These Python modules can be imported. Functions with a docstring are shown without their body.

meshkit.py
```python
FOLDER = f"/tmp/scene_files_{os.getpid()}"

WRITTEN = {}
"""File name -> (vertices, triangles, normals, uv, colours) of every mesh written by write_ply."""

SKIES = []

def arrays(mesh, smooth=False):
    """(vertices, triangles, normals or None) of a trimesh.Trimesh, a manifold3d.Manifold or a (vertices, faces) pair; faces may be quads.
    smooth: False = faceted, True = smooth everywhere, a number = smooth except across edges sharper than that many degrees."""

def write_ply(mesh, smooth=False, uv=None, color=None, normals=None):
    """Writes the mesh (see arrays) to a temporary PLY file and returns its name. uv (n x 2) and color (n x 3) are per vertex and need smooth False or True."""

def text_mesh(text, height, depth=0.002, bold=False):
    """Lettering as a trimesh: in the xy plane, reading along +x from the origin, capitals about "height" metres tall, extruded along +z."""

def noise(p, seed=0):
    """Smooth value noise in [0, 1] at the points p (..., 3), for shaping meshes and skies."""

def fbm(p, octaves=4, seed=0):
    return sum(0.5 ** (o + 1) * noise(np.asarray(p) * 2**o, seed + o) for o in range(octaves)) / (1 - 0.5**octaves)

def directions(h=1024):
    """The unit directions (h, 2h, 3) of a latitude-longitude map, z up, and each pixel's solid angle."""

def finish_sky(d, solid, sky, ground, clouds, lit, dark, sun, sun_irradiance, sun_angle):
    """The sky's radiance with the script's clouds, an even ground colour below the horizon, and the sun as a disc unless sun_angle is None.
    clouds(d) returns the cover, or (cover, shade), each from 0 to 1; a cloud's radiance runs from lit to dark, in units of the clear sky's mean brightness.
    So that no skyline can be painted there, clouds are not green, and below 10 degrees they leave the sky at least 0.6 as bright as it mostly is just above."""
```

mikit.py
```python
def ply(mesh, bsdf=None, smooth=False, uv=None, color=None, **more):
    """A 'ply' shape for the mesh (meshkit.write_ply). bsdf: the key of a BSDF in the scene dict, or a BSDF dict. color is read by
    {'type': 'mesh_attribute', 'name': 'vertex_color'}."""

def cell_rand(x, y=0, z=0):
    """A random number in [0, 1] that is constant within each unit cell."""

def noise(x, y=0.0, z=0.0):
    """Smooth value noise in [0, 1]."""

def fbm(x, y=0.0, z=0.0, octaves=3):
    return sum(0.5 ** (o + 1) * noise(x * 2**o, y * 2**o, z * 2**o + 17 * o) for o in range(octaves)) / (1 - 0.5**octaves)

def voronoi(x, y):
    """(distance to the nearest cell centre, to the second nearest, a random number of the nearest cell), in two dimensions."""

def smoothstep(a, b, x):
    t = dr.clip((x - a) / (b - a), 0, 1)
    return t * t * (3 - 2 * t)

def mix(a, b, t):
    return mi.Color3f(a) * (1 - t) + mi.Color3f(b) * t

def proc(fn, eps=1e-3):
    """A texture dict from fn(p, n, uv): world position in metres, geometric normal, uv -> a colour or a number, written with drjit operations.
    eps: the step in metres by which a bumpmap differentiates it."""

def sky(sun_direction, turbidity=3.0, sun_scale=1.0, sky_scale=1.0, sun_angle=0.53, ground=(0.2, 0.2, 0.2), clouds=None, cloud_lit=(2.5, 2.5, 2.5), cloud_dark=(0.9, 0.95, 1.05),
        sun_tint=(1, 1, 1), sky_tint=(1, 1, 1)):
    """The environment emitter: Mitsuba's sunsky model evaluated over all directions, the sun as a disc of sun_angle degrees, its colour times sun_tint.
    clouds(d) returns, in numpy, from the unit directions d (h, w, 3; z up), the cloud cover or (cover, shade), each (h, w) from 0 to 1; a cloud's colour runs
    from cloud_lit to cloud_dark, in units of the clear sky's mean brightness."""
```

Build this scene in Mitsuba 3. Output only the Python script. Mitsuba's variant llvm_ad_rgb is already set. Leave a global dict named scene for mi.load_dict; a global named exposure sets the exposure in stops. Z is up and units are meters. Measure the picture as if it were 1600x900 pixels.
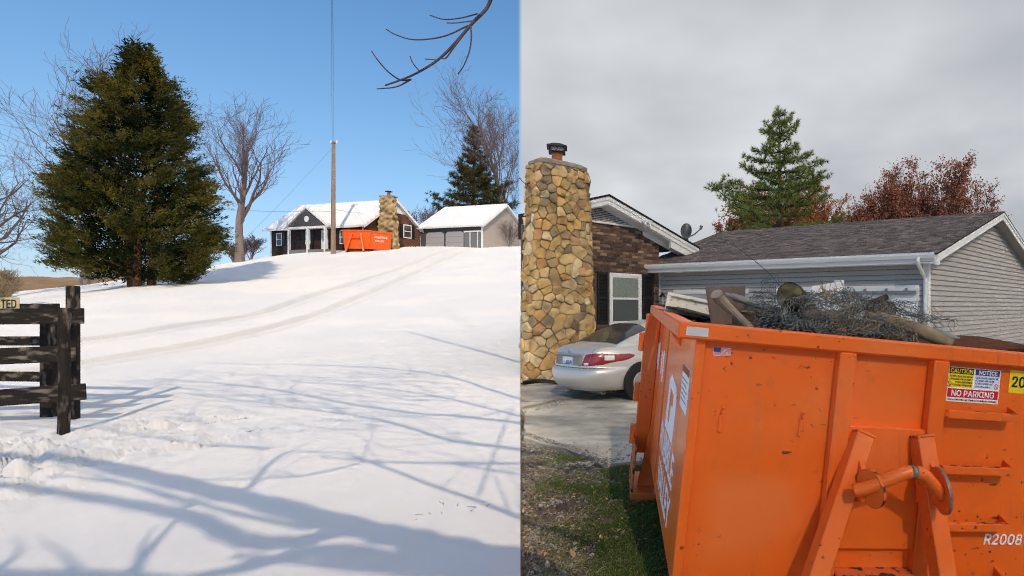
import math, numpy as np, drjit as dr, mitsuba as mi, mikit, meshkit
from scipy.interpolate import RBFInterpolator
from scipy.spatial import ConvexHull, Voronoi
from shapely.geometry import Polygon, box as sbox
from mikit import noise, fbm, voronoi, smoothstep, mix, proc

# ------------------------------------------------------------------ camera, sky, exposure
T = mi.ScalarTransform4f
SEAM = np.array([-.3670, .9302])          # two properties meet along the vertical plane x = -.3943 y
SUN_EL = math.radians(34)
SUN = np.array([.3670 * math.cos(SUN_EL), -.9302 * math.cos(SUN_EL), math.sin(SUN_EL)])
exposure = 1.14
SUN_DIMMER_DEPTH = .85                        # optical depth of the slab added to dim the second property's sun
scene, labels = {}, {}
scene['camera'] = {'type': 'perspective', 'fov': 84.55, 'fov_axis': 'x', 'near_clip': .05, 'far_clip': 3000.,
                   'to_world': T().look_at(origin=[0, 0, 1.75], target=[0, 10, 1.75], up=[0, 0, 1]),
                   'principal_point_offset_x': -.225, 'principal_point_offset_y': -.0322}


def cloud_cover(d):
    side = d[..., 0] * .9302 + d[..., 1] * .3670
    cover = np.clip(side / .0015 + .5, 0, 1)
    el = np.clip(d[..., 2], 0, 1)
    q = d / np.maximum(d[..., 2:3] + .22, .05)
    n = meshkit.fbm(q * [1.3, 1.3, 0] + [3.1, 7.7, 0], 5, 3)
    n2 = meshkit.fbm(q * [3.4, 3.4, 0] + [1.7, 2.2, 0], 4, 9)
    shade = .52 + 1.5 * (n - .5) + .55 * (n2 - .5)
    # a thin high haze whitens the clear half towards the horizon
    thin = .80 * np.exp(-el / .11)
    return np.where(side > -.00075, cover, thin), np.where(side > -.00075, shade, .25)


scene['sky'] = mikit.sky(SUN, turbidity=2.6, sun_scale=.86, sky_scale=1.8, clouds=cloud_cover,
                         cloud_lit=(2.12, 2.18, 2.26), cloud_dark=(1.20, 1.28, 1.40), ground=(.3, .3, .3), sky_tint=(.72, 1.0, 1.18), sun_tint=(1.0, 1.0, 1.02))

# ------------------------------------------------------------------ helpers
rs = np.random.RandomState


def tag(key, label, cat=None, group=None, kind=None):
    labels[key] = {k: v for k, v in dict(label=label, category=cat, group=group, kind=kind).items() if v}


def key_for(k):
    if k not in scene:
        return k
    i = 1
    while f'{k}_{i:03d}' in scene:
        i += 1
    return f'{k}_{i:03d}'


def put(k, mesh, bsdf, smooth=False, color=None):
    k = key_for(k)
    if isinstance(mesh, M):
        mesh, color = mesh.done()
    scene[k] = mikit.ply(mesh, bsdf, smooth, color=color)
    return k


class Fr:
    """a frame: origin and three axes (they need not be at right angles)"""
    def __init__(s, o, a, b, c=(0, 0, 1)):
        s.o, s.m = np.array(o, float), np.array([a, b, c], float)

    def p(s, *q):
        q = np.array(q if len(q) > 1 else q[0], float)
        return q @ s.m + s.o


WORLD = Fr((0, 0, 0), (1, 0, 0), (0, 1, 0))


def frame_z(x, y, z, ang):
    c, s_ = math.cos(ang), math.sin(ang)
    return Fr((x, y, z), (c, s_, 0), (-s_, c, 0))


_cs = np.array([[x, y, z] for x in (0, 1) for y in (0, 1) for z in (0, 1)], float)


def _chamfer_pts(b):
    out = []
    for c in _cs:
        for k in range(3):
            q = c.copy()
            for j in range(3):
                if j != k:
                    q[j] = b if c[j] == 0 else 1 - b
            out.append(q)
    return np.array(out)


def hull(pts):
    pts = np.asarray(pts, float)
    h = ConvexHull(pts)
    c = pts[h.vertices].mean(0)
    f = h.simplices.copy()
    n = np.cross(pts[f[:, 1]] - pts[f[:, 0]], pts[f[:, 2]] - pts[f[:, 0]])
    bad = ((pts[f[:, 0]] - c) * n).sum(1) < 0
    f[bad] = f[bad][:, ::-1]
    used = np.unique(f)
    mp = np.zeros(len(pts), int)
    mp[used] = np.arange(len(used))
    return pts[used], mp[f]


_CHP = _chamfer_pts(.1)
_h = ConvexHull(_CHP)
_f = _h.simplices.copy()
_n = np.cross(_CHP[_f[:, 1]] - _CHP[_f[:, 0]], _CHP[_f[:, 2]] - _CHP[_f[:, 0]])
_bad = ((_CHP[_f[:, 0]] - .5) * _n).sum(1) < 0
_f[_bad] = _f[_bad][:, ::-1]
_CHF = _f
_BOXF = hull(_cs)[1]
_BOXV = hull(_cs)[0]


def boxvf(x0, x1, y0, y1, z0, z1, bev=0.):
    lo, sz = np.array([x0, y0, z0], float), np.array([x1 - x0, y1 - y0, z1 - z0], float)
    if bev <= 0:
        return lo + _BOXV * sz, _BOXF
    v = []
    for i, c in enumerate(_cs):
        for k in range(3):
            q = lo + c * sz
            for j in range(3):
                if j != k:
                    q[j] += bev if c[j] == 0 else -bev
            v.append(q)
    return np.array(v), _CHF


def tube(pts, rad, sides=6, cap=True):
    p = np.asarray(pts, float)
    rad = np.broadcast_to(np.asarray(rad, float), (len(p),))
    t = np.gradient(p, axis=0)
    t /= np.linalg.norm(t, axis=1, keepdims=True) + 1e-12
    ref = np.array([0, 0, 1.]) if abs(t[:, 2]).mean() < .8 else np.array([1., 0, 0])
    a = np.cross(t, ref)
    a /= np.linalg.norm(a, axis=1, keepdims=True) + 1e-12
    b = np.cross(t, a)
    g = np.arange(sides) * 2 * np.pi / sides
    v = (p[:, None] + rad[:, None, None] * (np.cos(g)[None, :, None] * a[:, None] + np.sin(g)[None, :, None] * b[:, None])).reshape(-1, 3)
    i, j = np.meshgrid(np.arange(len(p) - 1), np.arange(sides), indexing='ij')
    q = np.stack([i * sides + j, i * sides + (j + 1) % sides, (i + 1) * sides + (j + 1) % sides, (i + 1) * sides + j], -1).reshape(-1, 4)
    f = np.vstack([q[:, [0, 1, 2]], q[:, [0, 2, 3]]])
    if cap:
        n = len(v)
        v = np.vstack([v, p[:1], p[-1:]])
        k = np.arange(sides)
        f = np.vstack([f, np.stack([k, k * 0 + n, (k + 1) % sides], 1), np.stack([k + (len(p) - 1) * sides, (k + 1) % sides + (len(p) - 1) * sides, k * 0 + n + 1], 1)])
    return v, f


def prism(poly, fr, h0, h1):
    """2D polygon (list of (u, v)) in the frame's first and third axes, extruded along the second from h0 to h1"""
    import mapbox_earcut as ec
    p = np.array(poly, float)
    if ((p[:, 0] * np.roll(p[:, 1], -1) - np.roll(p[:, 0], -1) * p[:, 1]).sum()) < 0:
        p = p[::-1]
    n = len(p)
    tri = ec.triangulate_float64(p, np.array([n], np.uint32)).reshape(-1, 3).astype(int)
    v = np.vstack([fr.p(np.c_[p[:, 0], np.full(n, h), p[:, 1]]) for h in (h0, h1)])
    k = np.arange(n)
    side = np.vstack([np.stack([k, (k + 1) % n, (k + 1) % n + n], 1), np.stack([k, (k + 1) % n + n, k + n], 1)])
    return v, np.vstack([tri, tri[:, ::-1] + n, side])


class M:
    def __init__(s):
        s.v, s.f, s.c, s.n = [], [], [], 0

    def add(s, vf, col=None):
        v, f = vf
        v = np.asarray(v, float)
        s.v.append(v)
        s.f.append(np.asarray(f) + s.n)
        if col is not None:
            s.c.append(np.broadcast_to(np.asarray(col, float), v.shape))
        s.n += len(v)
        return s

    def box(s, fr, x0, x1, y0, y1, z0, z1, bev=0., col=None):
        v, f = boxvf(x0, x1, y0, y1, z0, z1, bev)
        return s.add((fr.p(v), f), col)

    def tube(s, pts, r, sides=6, col=None):
        return s.add(tube(pts, r, sides), col)

    def done(s):
        c = np.vstack(s.c) if s.c else None
        return (np.vstack(s.v), np.vstack(s.f)), c


def bend(pts, n=12):
    """a smooth curve (Catmull-Rom) through the points"""
    p = np.asarray(pts, float)
    q = np.vstack([2 * p[0] - p[1], p, 2 * p[-1] - p[-2]])
    out = []
    for i in range(1, len(q) - 2):
        t = np.linspace(0, 1, n, endpoint=i == len(q) - 3)[:, None]
        a, b, c, d = q[i - 1], q[i], q[i + 1], q[i + 2]
        out.append(.5 * (2 * b + (c - a) * t + (2 * a - 5 * b + 4 * c - d) * t ** 2 + (3 * b - a - 3 * c + d) * t ** 3))
    return np.vstack(out)


def text_on(fr, txt, height, x, z, y, width=None, bold=True, slant=0.):
    """lettering standing on the plane y of the frame, reading along +x, facing -y"""
    m = meshkit.text_mesh(txt, height, .002, bold)
    v = np.array(m.vertices)
    v[:, 0] -= v[:, 0].min()
    if width:
        v[:, 0] *= width / v[:, 0].max()
    v[:, 0] += slant * v[:, 1]
    return fr.p(np.c_[x + v[:, 0], y - v[:, 2], z + v[:, 1]]), np.array(m.faces)


# ------------------------------------------------------------------ materials
def mat(name, col, rough=.6, spec=.4, bump=None, **more):
    b = {'type': 'principled', 'base_color': col if isinstance(col, dict) else {'type': 'rgb', 'value': list(col)}, 'roughness': rough, 'specular': spec, **more}
    if bump:
        b = {'type': 'bumpmap', 'arbitrary': proc(bump[0], bump[1] if len(bump) > 1 else 2e-3), 'scale': 1.0, 'bsdf': b}
    scene[name] = {'type': 'twosided', 'bsdf': b}
    return name


VC = {'type': 'mesh_attribute', 'name': 'vertex_color'}
mat('vcol', VC, .85, .25)
mat('vcol_rough', VC, .9, .2, (lambda p, n, uv: .012 * fbm(p.x * 22, p.y * 22, p.z * 22, 4),))
mat('vcol_smooth', VC, .45, .5)
scene['leaf'] = {'type': 'principledthin', 'base_color': VC, 'roughness': .7, 'diff_trans': .7}


def snow_bump(p, n, uv):
    return .024 * fbm(p.x * 2.3, p.y * 2.3, p.z * 2, 3) + .009 * fbm(p.x * 13, p.y * 13, p.z * 13, 4)


def snow_col(p, n, uv):
    k = smoothstep(.35, .75, fbm(p.x * .35, p.y * .35, 0., 3))
    return mix((.67, .68, .705), (.72, .715, .72), k)


mat('snow_mat', proc(snow_col), .75, .25, (snow_bump, 5e-3))
mat('roof_snow_mat', (.84, .85, .87), .8, .2)


def bark_fn(p, n, uv):
    return mix((.10, .075, .06), (.22, .18, .15), fbm(p.x * 9, p.y * 9, p.z * 2.5, 4))


mat('bark', proc(bark_fn), .9, .2)
mat('pale_bark', proc(lambda p, n, uv: mix((.16, .12, .11), (.33, .27, .25), fbm(p.x * 3, p.y * 3, p.z * 1.2, 3))), .9, .2)
mat('twig_bark', (.10, .075, .085), .9, .2)
mat('grey_twig', (.15, .115, .12), .9, .2)
mat('pine_bark', (.06, .045, .035), .95, .15)


def wood_fn(p, n, uv):
    g = fbm(p.x * 5, p.y * 5, p.z * 42, 4)
    w = smoothstep(.50, .78, fbm(p.x * 6.5, p.y * 6.5, p.z * 16 + 3, 4))
    return mix(mix((.008, .007, .006), (.030, .024, .020), g), (.26, .22, .18), w * .7)


def post_fn(p, n, uv):
    g = fbm(p.x * 30, p.y * 30, p.z * 3.5, 4)
    w = smoothstep(.52, .75, fbm(p.x * 17, p.y * 17, p.z * 5 + 3, 4))
    return mix(mix((.008, .007, .007), (.034, .026, .022), g), (.24, .19, .16), w * .65)


mat('fence_wood', proc(wood_fn), .85, .25, (lambda p, n, uv: .006 * fbm(p.x * 8, p.y * 8, p.z * 60, 3),))
mat('fence_post_wood', proc(post_fn), .85, .25, (lambda p, n, uv: .008 * fbm(p.x * 40, p.y * 40, p.z * 4, 3),))
mat('pole_wood', proc(lambda p, n, uv: mix((.22, .15, .11), (.40, .30, .24), fbm(p.x * 20, p.y * 20, p.z * 1.5, 3))), .9, .2)


def orange_fn(p, n, uv):
    k = fbm(p.x * 3.2, p.y * 3.2, p.z * 3.2, 4)
    d = smoothstep(.66, .80, fbm(p.x * 13 + 5, p.y * 13, p.z * 9, 4))
    streak = smoothstep(.62, .85, fbm(p.x * 16, p.y * 16, p.z * .9, 3))
    c = mix((.72, .122, .011), (.79, .140, .014), k)
    c = mix(c, (.60, .17, .06), streak * .32)
    fade = smoothstep(.48, .70, fbm(p.x * 1.3 + 4, p.y * 1.3, p.z * 1.7 + 2, 3))
    run = smoothstep(.66, .74, fbm(p.x * 30, p.y * 30, p.z * .55 + 3, 2)) * smoothstep(.45, .7, fbm(p.x * 2.2, p.y * 2.2, p.z * 1.1, 2))
    c = mix(mix(c, (.77, .20, .055), fade * .45), (.38, .105, .04), run * .35)
    chip = smoothstep(.735, .755, fbm(p.x * 34 + 3, p.y * 34, p.z * 34, 3)) * smoothstep(.50, .62, fbm(p.x * 2.1, p.y * 2.1, p.z * 2.1 + 7, 3))
    c = mix(c, (.45, .10, .03), d * .22)
    return mix(c, (.07, .03, .02), chip * .9)


mat('orange_paint', proc(orange_fn), .38, .45, (lambda p, n, uv: .010 * fbm(p.x * 2.6, p.y * 2.6, p.z * 2.6, 3) + .0004 * fbm(p.x * 60, p.y * 60, p.z * 60, 2),))
mat('orange_gloss', proc(orange_fn), .22, .6, (lambda p, n, uv: .016 * fbm(p.x * 3, p.y * 3, p.z * 2, 2),), clearcoat=.8, clearcoat_gloss=.9)
mat('rust_paint', proc(lambda p, n, uv: mix((.60, .14, .035), (.035, .02, .015), smoothstep(.50, .62, fbm(p.x * 24, p.y * 24, p.z * 24, 4)))), .6, .4)
mat('worn_steel', proc(lambda p, n, uv: mix((.05, .045, .045), (.26, .22, .19), fbm(p.x * 40, p.y * 40, p.z * 40, 4))), .45, .5)
mat('white_vinyl', (.74, .75, .75), .45, .4)
mat('dirty_white', proc(lambda p, n, uv: mix(mix((.66, .62, .53), (.74, .71, .64), fbm(p.x * 8, p.y * 8, p.z * 8, 3)), (.10, .08, .06), smoothstep(.60, .72, fbm(p.x * 30, p.y * 30, p.z * 30, 4)))), .6, .4)
mat('white_paint', (.78, .78, .79), .4, .4)
mat('sign_white', (.80, .81, .83), .4, .4)
mat('sign_pale_blue', (.66, .73, .83), .4, .4)
mat('sign_black', (.015, .015, .014), .5, .4)
mat('sign_yellow', (.76, .60, .02), .4, .4)
mat('sign_blue', (.02, .05, .24), .4, .4)
mat('sign_red', (.52, .012, .022), .4, .4)
mat('grey_label', (.52, .53, .54), .4, .4)


def siding_fn(p, n, uv):
    return mix((.355, .340, .335), (.39, .374, .368), fbm(p.x * 1.3, p.y * 1.3, p.z * 6, 4))


mat('grey_siding', proc(siding_fn), .6, .35, (lambda p, n, uv: .0012 * fbm(p.x * 7, p.y * 7, p.z * 90, 3),))
mat('black_plastic', (.012, .013, .016), .5, .4)
mat('dark_grey_metal', (.045, .048, .055), .4, .5)
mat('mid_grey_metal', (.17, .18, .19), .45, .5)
mat('mortar', proc(lambda p, n, uv: mix((.12, .105, .09), (.24, .21, .18), fbm(p.x * 12, p.y * 12, p.z * 12, 4))), .95, .1, (lambda p, n, uv: .01 * fbm(p.x * 30, p.y * 30, p.z * 30, 3),))
mat('dark_mortar', (.13, .115, .105), .95, .1)
mat('flue_clay', (.34, .115, .055), .8, .2)
mat('cap_stone', proc(lambda p, n, uv: mix((.16, .145, .12), (.40, .36, .30), fbm(p.x * 5, p.y * 5, p.z * 5, 4))), .9, .2)


def concrete_fn(p, n, uv):
    a = fbm(p.x * .8 + 4, p.y * 1.6, 0., 4)
    b = fbm(p.x * 9, p.y * 9, 0., 4)
    c = mix((.27, .248, .21), (.52, .48, .395), smoothstep(.30, .66, a))
    c = mix(c, (.45, .40, .31), smoothstep(.5, .75, fbm(p.x * .7 - 2, p.y * 1.9 + 8, 0., 3)) * .6)
    c = mix(c, (.13, .12, .11), smoothstep(.55, .78, fbm(p.x * 1.6 + 9, p.y * 3.1, 0., 4)) * .6)
    return c * (.78 + .44 * b)


mat('concrete', proc(concrete_fn), .9, .2, (lambda p, n, uv: .006 * fbm(p.x * 40, p.y * 40, 0., 3),))


def dirt_fn(p, n, uv):
    a = fbm(p.x * 5, p.y * 5, 0., 5)
    c = mix((.065, .050, .038), (.21, .165, .125), a)
    g = smoothstep(.45, .65, fbm(p.x * .9 + 1, p.y * .9 + 2, 0., 3))
    return mix(c, mix((.10, .095, .085), (.27, .25, .225), fbm(p.x * 28, p.y * 28, 0., 3)), g * .6)


mat('dirt', proc(dirt_fn), .95, .1, (lambda p, n, uv: .03 * fbm(p.x * 12, p.y * 12, 0., 4),))
mat('far_wood', proc(lambda p, n, uv: mix((.14, .085, .05), (.27, .19, .12), fbm(p.x * .12, p.y * .12, p.z * .4, 4))), .95, .1)
mat('cloud_mat', (.80, .82, .85), 1., .0)
mat('car_paint', (.64, .62, .575), .34, .5, metallic=.5, clearcoat=.8, clearcoat_gloss=.95)
mat('dark_glass', (.030, .036, .036), .05, .8)
mat('window_glass', (.045, .052, .052), .08, .7)
mat('rubber', (.02, .02, .02), .8, .2)
mat('red_lens', (.28, .006, .012), .12, .7, clearcoat=1.)
mat('clear_lens', (.72, .70, .70), .15, .6)
mat('chrome', (.70, .70, .70), .2, .8, metallic=1.)
mat('plate_blue', (.34, .52, .76), .4, .4)
mat('blind', (.24, .28, .26), .6, .3)
mat('wire_metal', (.165, .17, .158), .5, .5, metallic=.2)
mat('wire_dark', (.05, .075, .08), .5, .5)
mat('tan_stalk', (.29, .215, .135), .9, .2)
mat('grey_pipe', proc(lambda p, n, uv: mix((.13, .14, .15), (.27, .27, .27), fbm(p.x * 14, p.y * 14, p.z * 14, 3))), .55, .4)
mat('grey_board', proc(lambda p, n, uv: mix((.13, .095, .08), (.22, .165, .14), fbm(p.x * 30, p.y * 30, p.z * 4, 4))), .85, .2)
mat('old_post', proc(lambda p, n, uv: mix((.20, .15, .12), (.42, .35, .29), fbm(p.x * 25, p.y * 25, p.z * 25, 4))), .85, .2)
mat('log_bark', proc(lambda p, n, uv: mix((.022, .02, .013), (.085, .07, .045), fbm(p.x * 22, p.y * 22, p.z * 22, 4))), .95, .1, (lambda p, n, uv: .02 * fbm(p.x * 25, p.y * 25, p.z * 25, 3),))
mat('log_end', proc(lambda p, n, uv: mix((.040, .036, .020), (.18, .155, .08), smoothstep(.4, .75, fbm(p.x * 13, p.y * 13, p.z * 13, 3)))), .9, .1)
mat('tan_log', proc(lambda p, n, uv: mix((.15, .105, .06), (.44, .33, .20), fbm(p.x * 14, p.y * 14, p.z * 14, 4))), .9, .1, (lambda p, n, uv: .012 * fbm(p.x * 30, p.y * 30, p.z * 30, 3),))
mat('rust', proc(lambda p, n, uv: mix((.035, .016, .009), (.15, .052, .024), fbm(p.x * 11, p.y * 11, p.z * 11, 4))), .9, .15)
mat('rubbish_fill', proc(lambda p, n, uv: mix((.02, .018, .015), (.12, .09, .065), fbm(p.x * 22, p.y * 22, p.z * 22, 4))), .95, .1, (lambda p, n, uv: .04 * fbm(p.x * 16, p.y * 16, p.z * 16, 4),))
mat('cloth', (.60, .63, .62), .8, .2)
mat('far_brick', proc(lambda p, n, uv: mix((.024, .016, .015), (.075, .050, .044), fbm(p.x * 2.2, p.y * 2.2, p.z * 6, 3))), .9, .15)
mat('warm_brick', proc(lambda p, n, uv: mix((.085, .042, .028), (.20, .105, .065), fbm(p.x * 3, p.y * 3, p.z * 7, 3))), .9, .15)
mat('dark_siding', (.075, .075, .082), .7, .3)
mat('grey_door', (.36, .36, .385), .5, .3)
mat('beige_siding', (.42, .37, .335), .6, .3)

# ------------------------------------------------------------------ terrain of the snowy property
CTRL = np.array([[-9.46,24,1.18],[-13.41,34,2.87],[-18.14,46,5.25],[-22.48,57,7.64],[-29.57,75,9.59],[-12.73,20,.82],[-19.09,30,2.23],[-26.09,41,4.27],[-33.09,52,6.95],[-38.18,60,8.09],[-15.45,18.5,.68],[-23.39,28,2.04],[-33.41,40,3.98],[-45.1,54,6.54],[-51.78,62,7.32],[-44.33,47,5.17],[-33.95,36,3.35],[-22.64,24,1.45],[-33.82,31,2.84],[-26.73,24.5,1.86],[-19.09,17.5,.74],[-54.55,50,3.06],[-36.14,30,2.33],[-24.09,20,1.27],[-35.59,27,1.78],[-26.36,20,1.27],[-79.09,60,2.09],[-158.18,120,3.52],[-103.3,90,3.69],[-87.95,90,5.74],[-75.17,90,8.3],[-57.27,90,10.14],[-35.49,90,10.55],[-49.77,30,1.72],[-99.55,60,2.09],[-342.73,260,7.07],[-254.09,260,8.84],[-165.45,260,19.18],[-102.52,260,25.09],[2.73,60,7.14],[4.55,100,10.73],[23.18,60,7.14],[38.64,100,10.73],[-3.07,45,5.79],[10.91,40,4.43],[15.77,-40,0],[9.77,-40,0],[1.77,-40,0],[-14.23,-40,0],[5.91,-15,0],[-.09,-15,0],[-8.09,-15,0],[-24.09,-15,0],[1.18,-3,0],[-4.82,-3,0],[-12.82,-3,0],[-28.82,-3,0],[-1.18,3,0],[-7.18,3,0],[-15.18,3,0],[-31.18,3,0],[-2.76,7,0],[-8.76,7,0],[-16.76,7,0],[-32.76,7,0],[-4.34,11,.08],[-10.34,11,.08],[-18.34,11,.08],[-34.34,11,.08]])
_rbf = RBFInterpolator(CTRL[:, :2], CTRL[:, 2], kernel='thin_plate_spline', smoothing=.02)


def zl(x, y):
    return float(_rbf(np.array([[x, y]], float))[0])


RUTS = [bend(np.array(t), 10) for t in (
    [(-26, 9.5), (-22.5, 12.6), (-20.19, 15.32), (-19.8, 17.02), (-19.9, 19.39), (-21.1, 24.74), (-22.4, 28.86), (-24.22, 35.52), (-26, 42.72), (-27.04, 48.56), (-27.82, 53.81)],
    [(-23, 7.5), (-19, 10.4), (-16.9, 12.58), (-16.5, 14.6), (-16.5, 16.93), (-17, 19.65), (-18.3, 23.63), (-20, 28.86), (-21.4, 33.4), (-23.46, 40.48), (-24.96, 46.73), (-26.19, 54.22)])]


def seg_dist(P, poly):
    d = np.full(len(P), 1e9)
    for a, b in zip(poly[:-1], poly[1:]):
        ab = b - a
        t = np.clip(((P - a) @ ab) / (ab @ ab), 0, 1)
        d = np.minimum(d, np.linalg.norm(P - a - t[:, None] * ab, axis=1))
    return d


def snow_z(x, y):
    P = np.stack([x.ravel(), y.ravel()], 1)
    z = _rbf(P)
    q = np.c_[P, np.zeros(len(P))]
    z += .10 * (meshkit.fbm(q * [.30, .45, 0], 3, 5) - .5) + .035 * (meshkit.fbm(q * [1.3, 1.7, 0], 3, 8) - .5)
    near = np.flatnonzero((P[:, 1] > 5) & (P[:, 1] < 58) & (P[:, 0] > -34) & (P[:, 0] < -12))
    for r in RUTS:
        d = seg_dist(P[near], r)
        z[near] += -.17 * np.exp(-(d / .20) ** 4) + .075 * np.exp(-((d - .40) / .13) ** 2)
    # trodden ground with churned snow by the gate and at the left of the foreground
    for cx, cy, r, amp in ((-8.5, 8.3, .9, .16), (-7.6, 6.7, .7, .12), (-8.2, 5.9, .8, .22), (-7.2, 5.2, .7, .16), (-9.3, 7.1, .9, .10), (-6.3, 8.6, .8, .07), (-9.7, 5.6, 1.2, .15), (-8.8, 6.4, .5, .3), (-8.0, 5.3, .45, .3), (-7.3, 4.6, .4, .25), (-7.0, 7.4, .4, .25)):
        k = np.flatnonzero(np.hypot(P[:, 0] - cx, P[:, 1] - cy) < 2.2 * r)
        w = np.exp(-((P[k, 0] - cx) ** 2 + (P[k, 1] - cy) ** 2) / r ** 2)
        lump = meshkit.fbm(q[k] * [3.0, 3.0, 0], 4, 21)
        z[k] += .6 * amp * w * (2.2 * np.abs(lump - .5) * 2 - .55)
    return z.reshape(x.shape)


def grid_mesh(X, Y, Z):
    h, w = X.shape
    i, j = np.meshgrid(np.arange(h - 1), np.arange(w - 1), indexing='ij')
    a = i * w + j
    f = np.vstack([np.stack([a, a + 1, a + w + 1], -1).reshape(-1, 3), np.stack([a, a + w + 1, a + w], -1).reshape(-1, 3)])
    return np.stack([X, Y, Z], -1).reshape(-1, 3), f


ys = np.concatenate([np.linspace(-40, 1.5, 16)[:-1], np.geomspace(1.5, 24, 430)[:-1], np.geomspace(24, 70, 150)[:-1], np.geomspace(70, 280, 28)])
ss = np.concatenate([np.linspace(0, .98, 470)[:-1], np.linspace(.98, 2.6, 40)])
Y, S = np.meshgrid(ys, ss, indexing='ij')
X = -.3945 * Y - S * (np.abs(Y) + 1.2)
put('snow_field', grid_mesh(X, Y, snow_z(X, Y)), 'snow_mat', True)
tag('snow_field', 'snow covered hillside with two tyre ruts curving up to the house', kind='structure')
# the same hill goes on behind the second property's buildings
Yb, Sb = np.meshgrid(np.geomspace(25, 280, 40), np.linspace(0, 1.6, 40), indexing='ij')
Xb = -.3945 * Yb + Sb * Yb
put('hill_behind', grid_mesh(Xb, Yb, _rbf(np.stack([Xb.ravel(), Yb.ravel()], 1)).reshape(Xb.shape)), 'snow_mat', True)
tag('hill_behind', 'snow covered rise behind the buildings', kind='structure')
# far wooded ridge on the left
n = 90
ang = np.linspace(-2.6, -.55, n)
top = 15 + 4.5 * meshkit.fbm(np.c_[ang * 9, ang * 0, ang * 0], 4, 4)
prof = [(-6, -8), (0, .18), (7, .55), (22, .85), (45, 1.)]
X, Y, Z = (np.zeros((len(prof), n)) for _ in range(3))
for i, (dy, k) in enumerate(prof):
    Y[i] = 245 + dy
    X[i] = ang * Y[i]
    Z[i] = 6 + (top - 6) * k + .9 * meshkit.noise(np.c_[ang * 160, ang * 0 + i, ang * 0], 6) if k > 0 else -5
put('hills', grid_mesh(X, Y, Z), 'far_wood', True)
tag('hills', 'distant brown wooded ridge beyond the snowy field', kind='structure')

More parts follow.
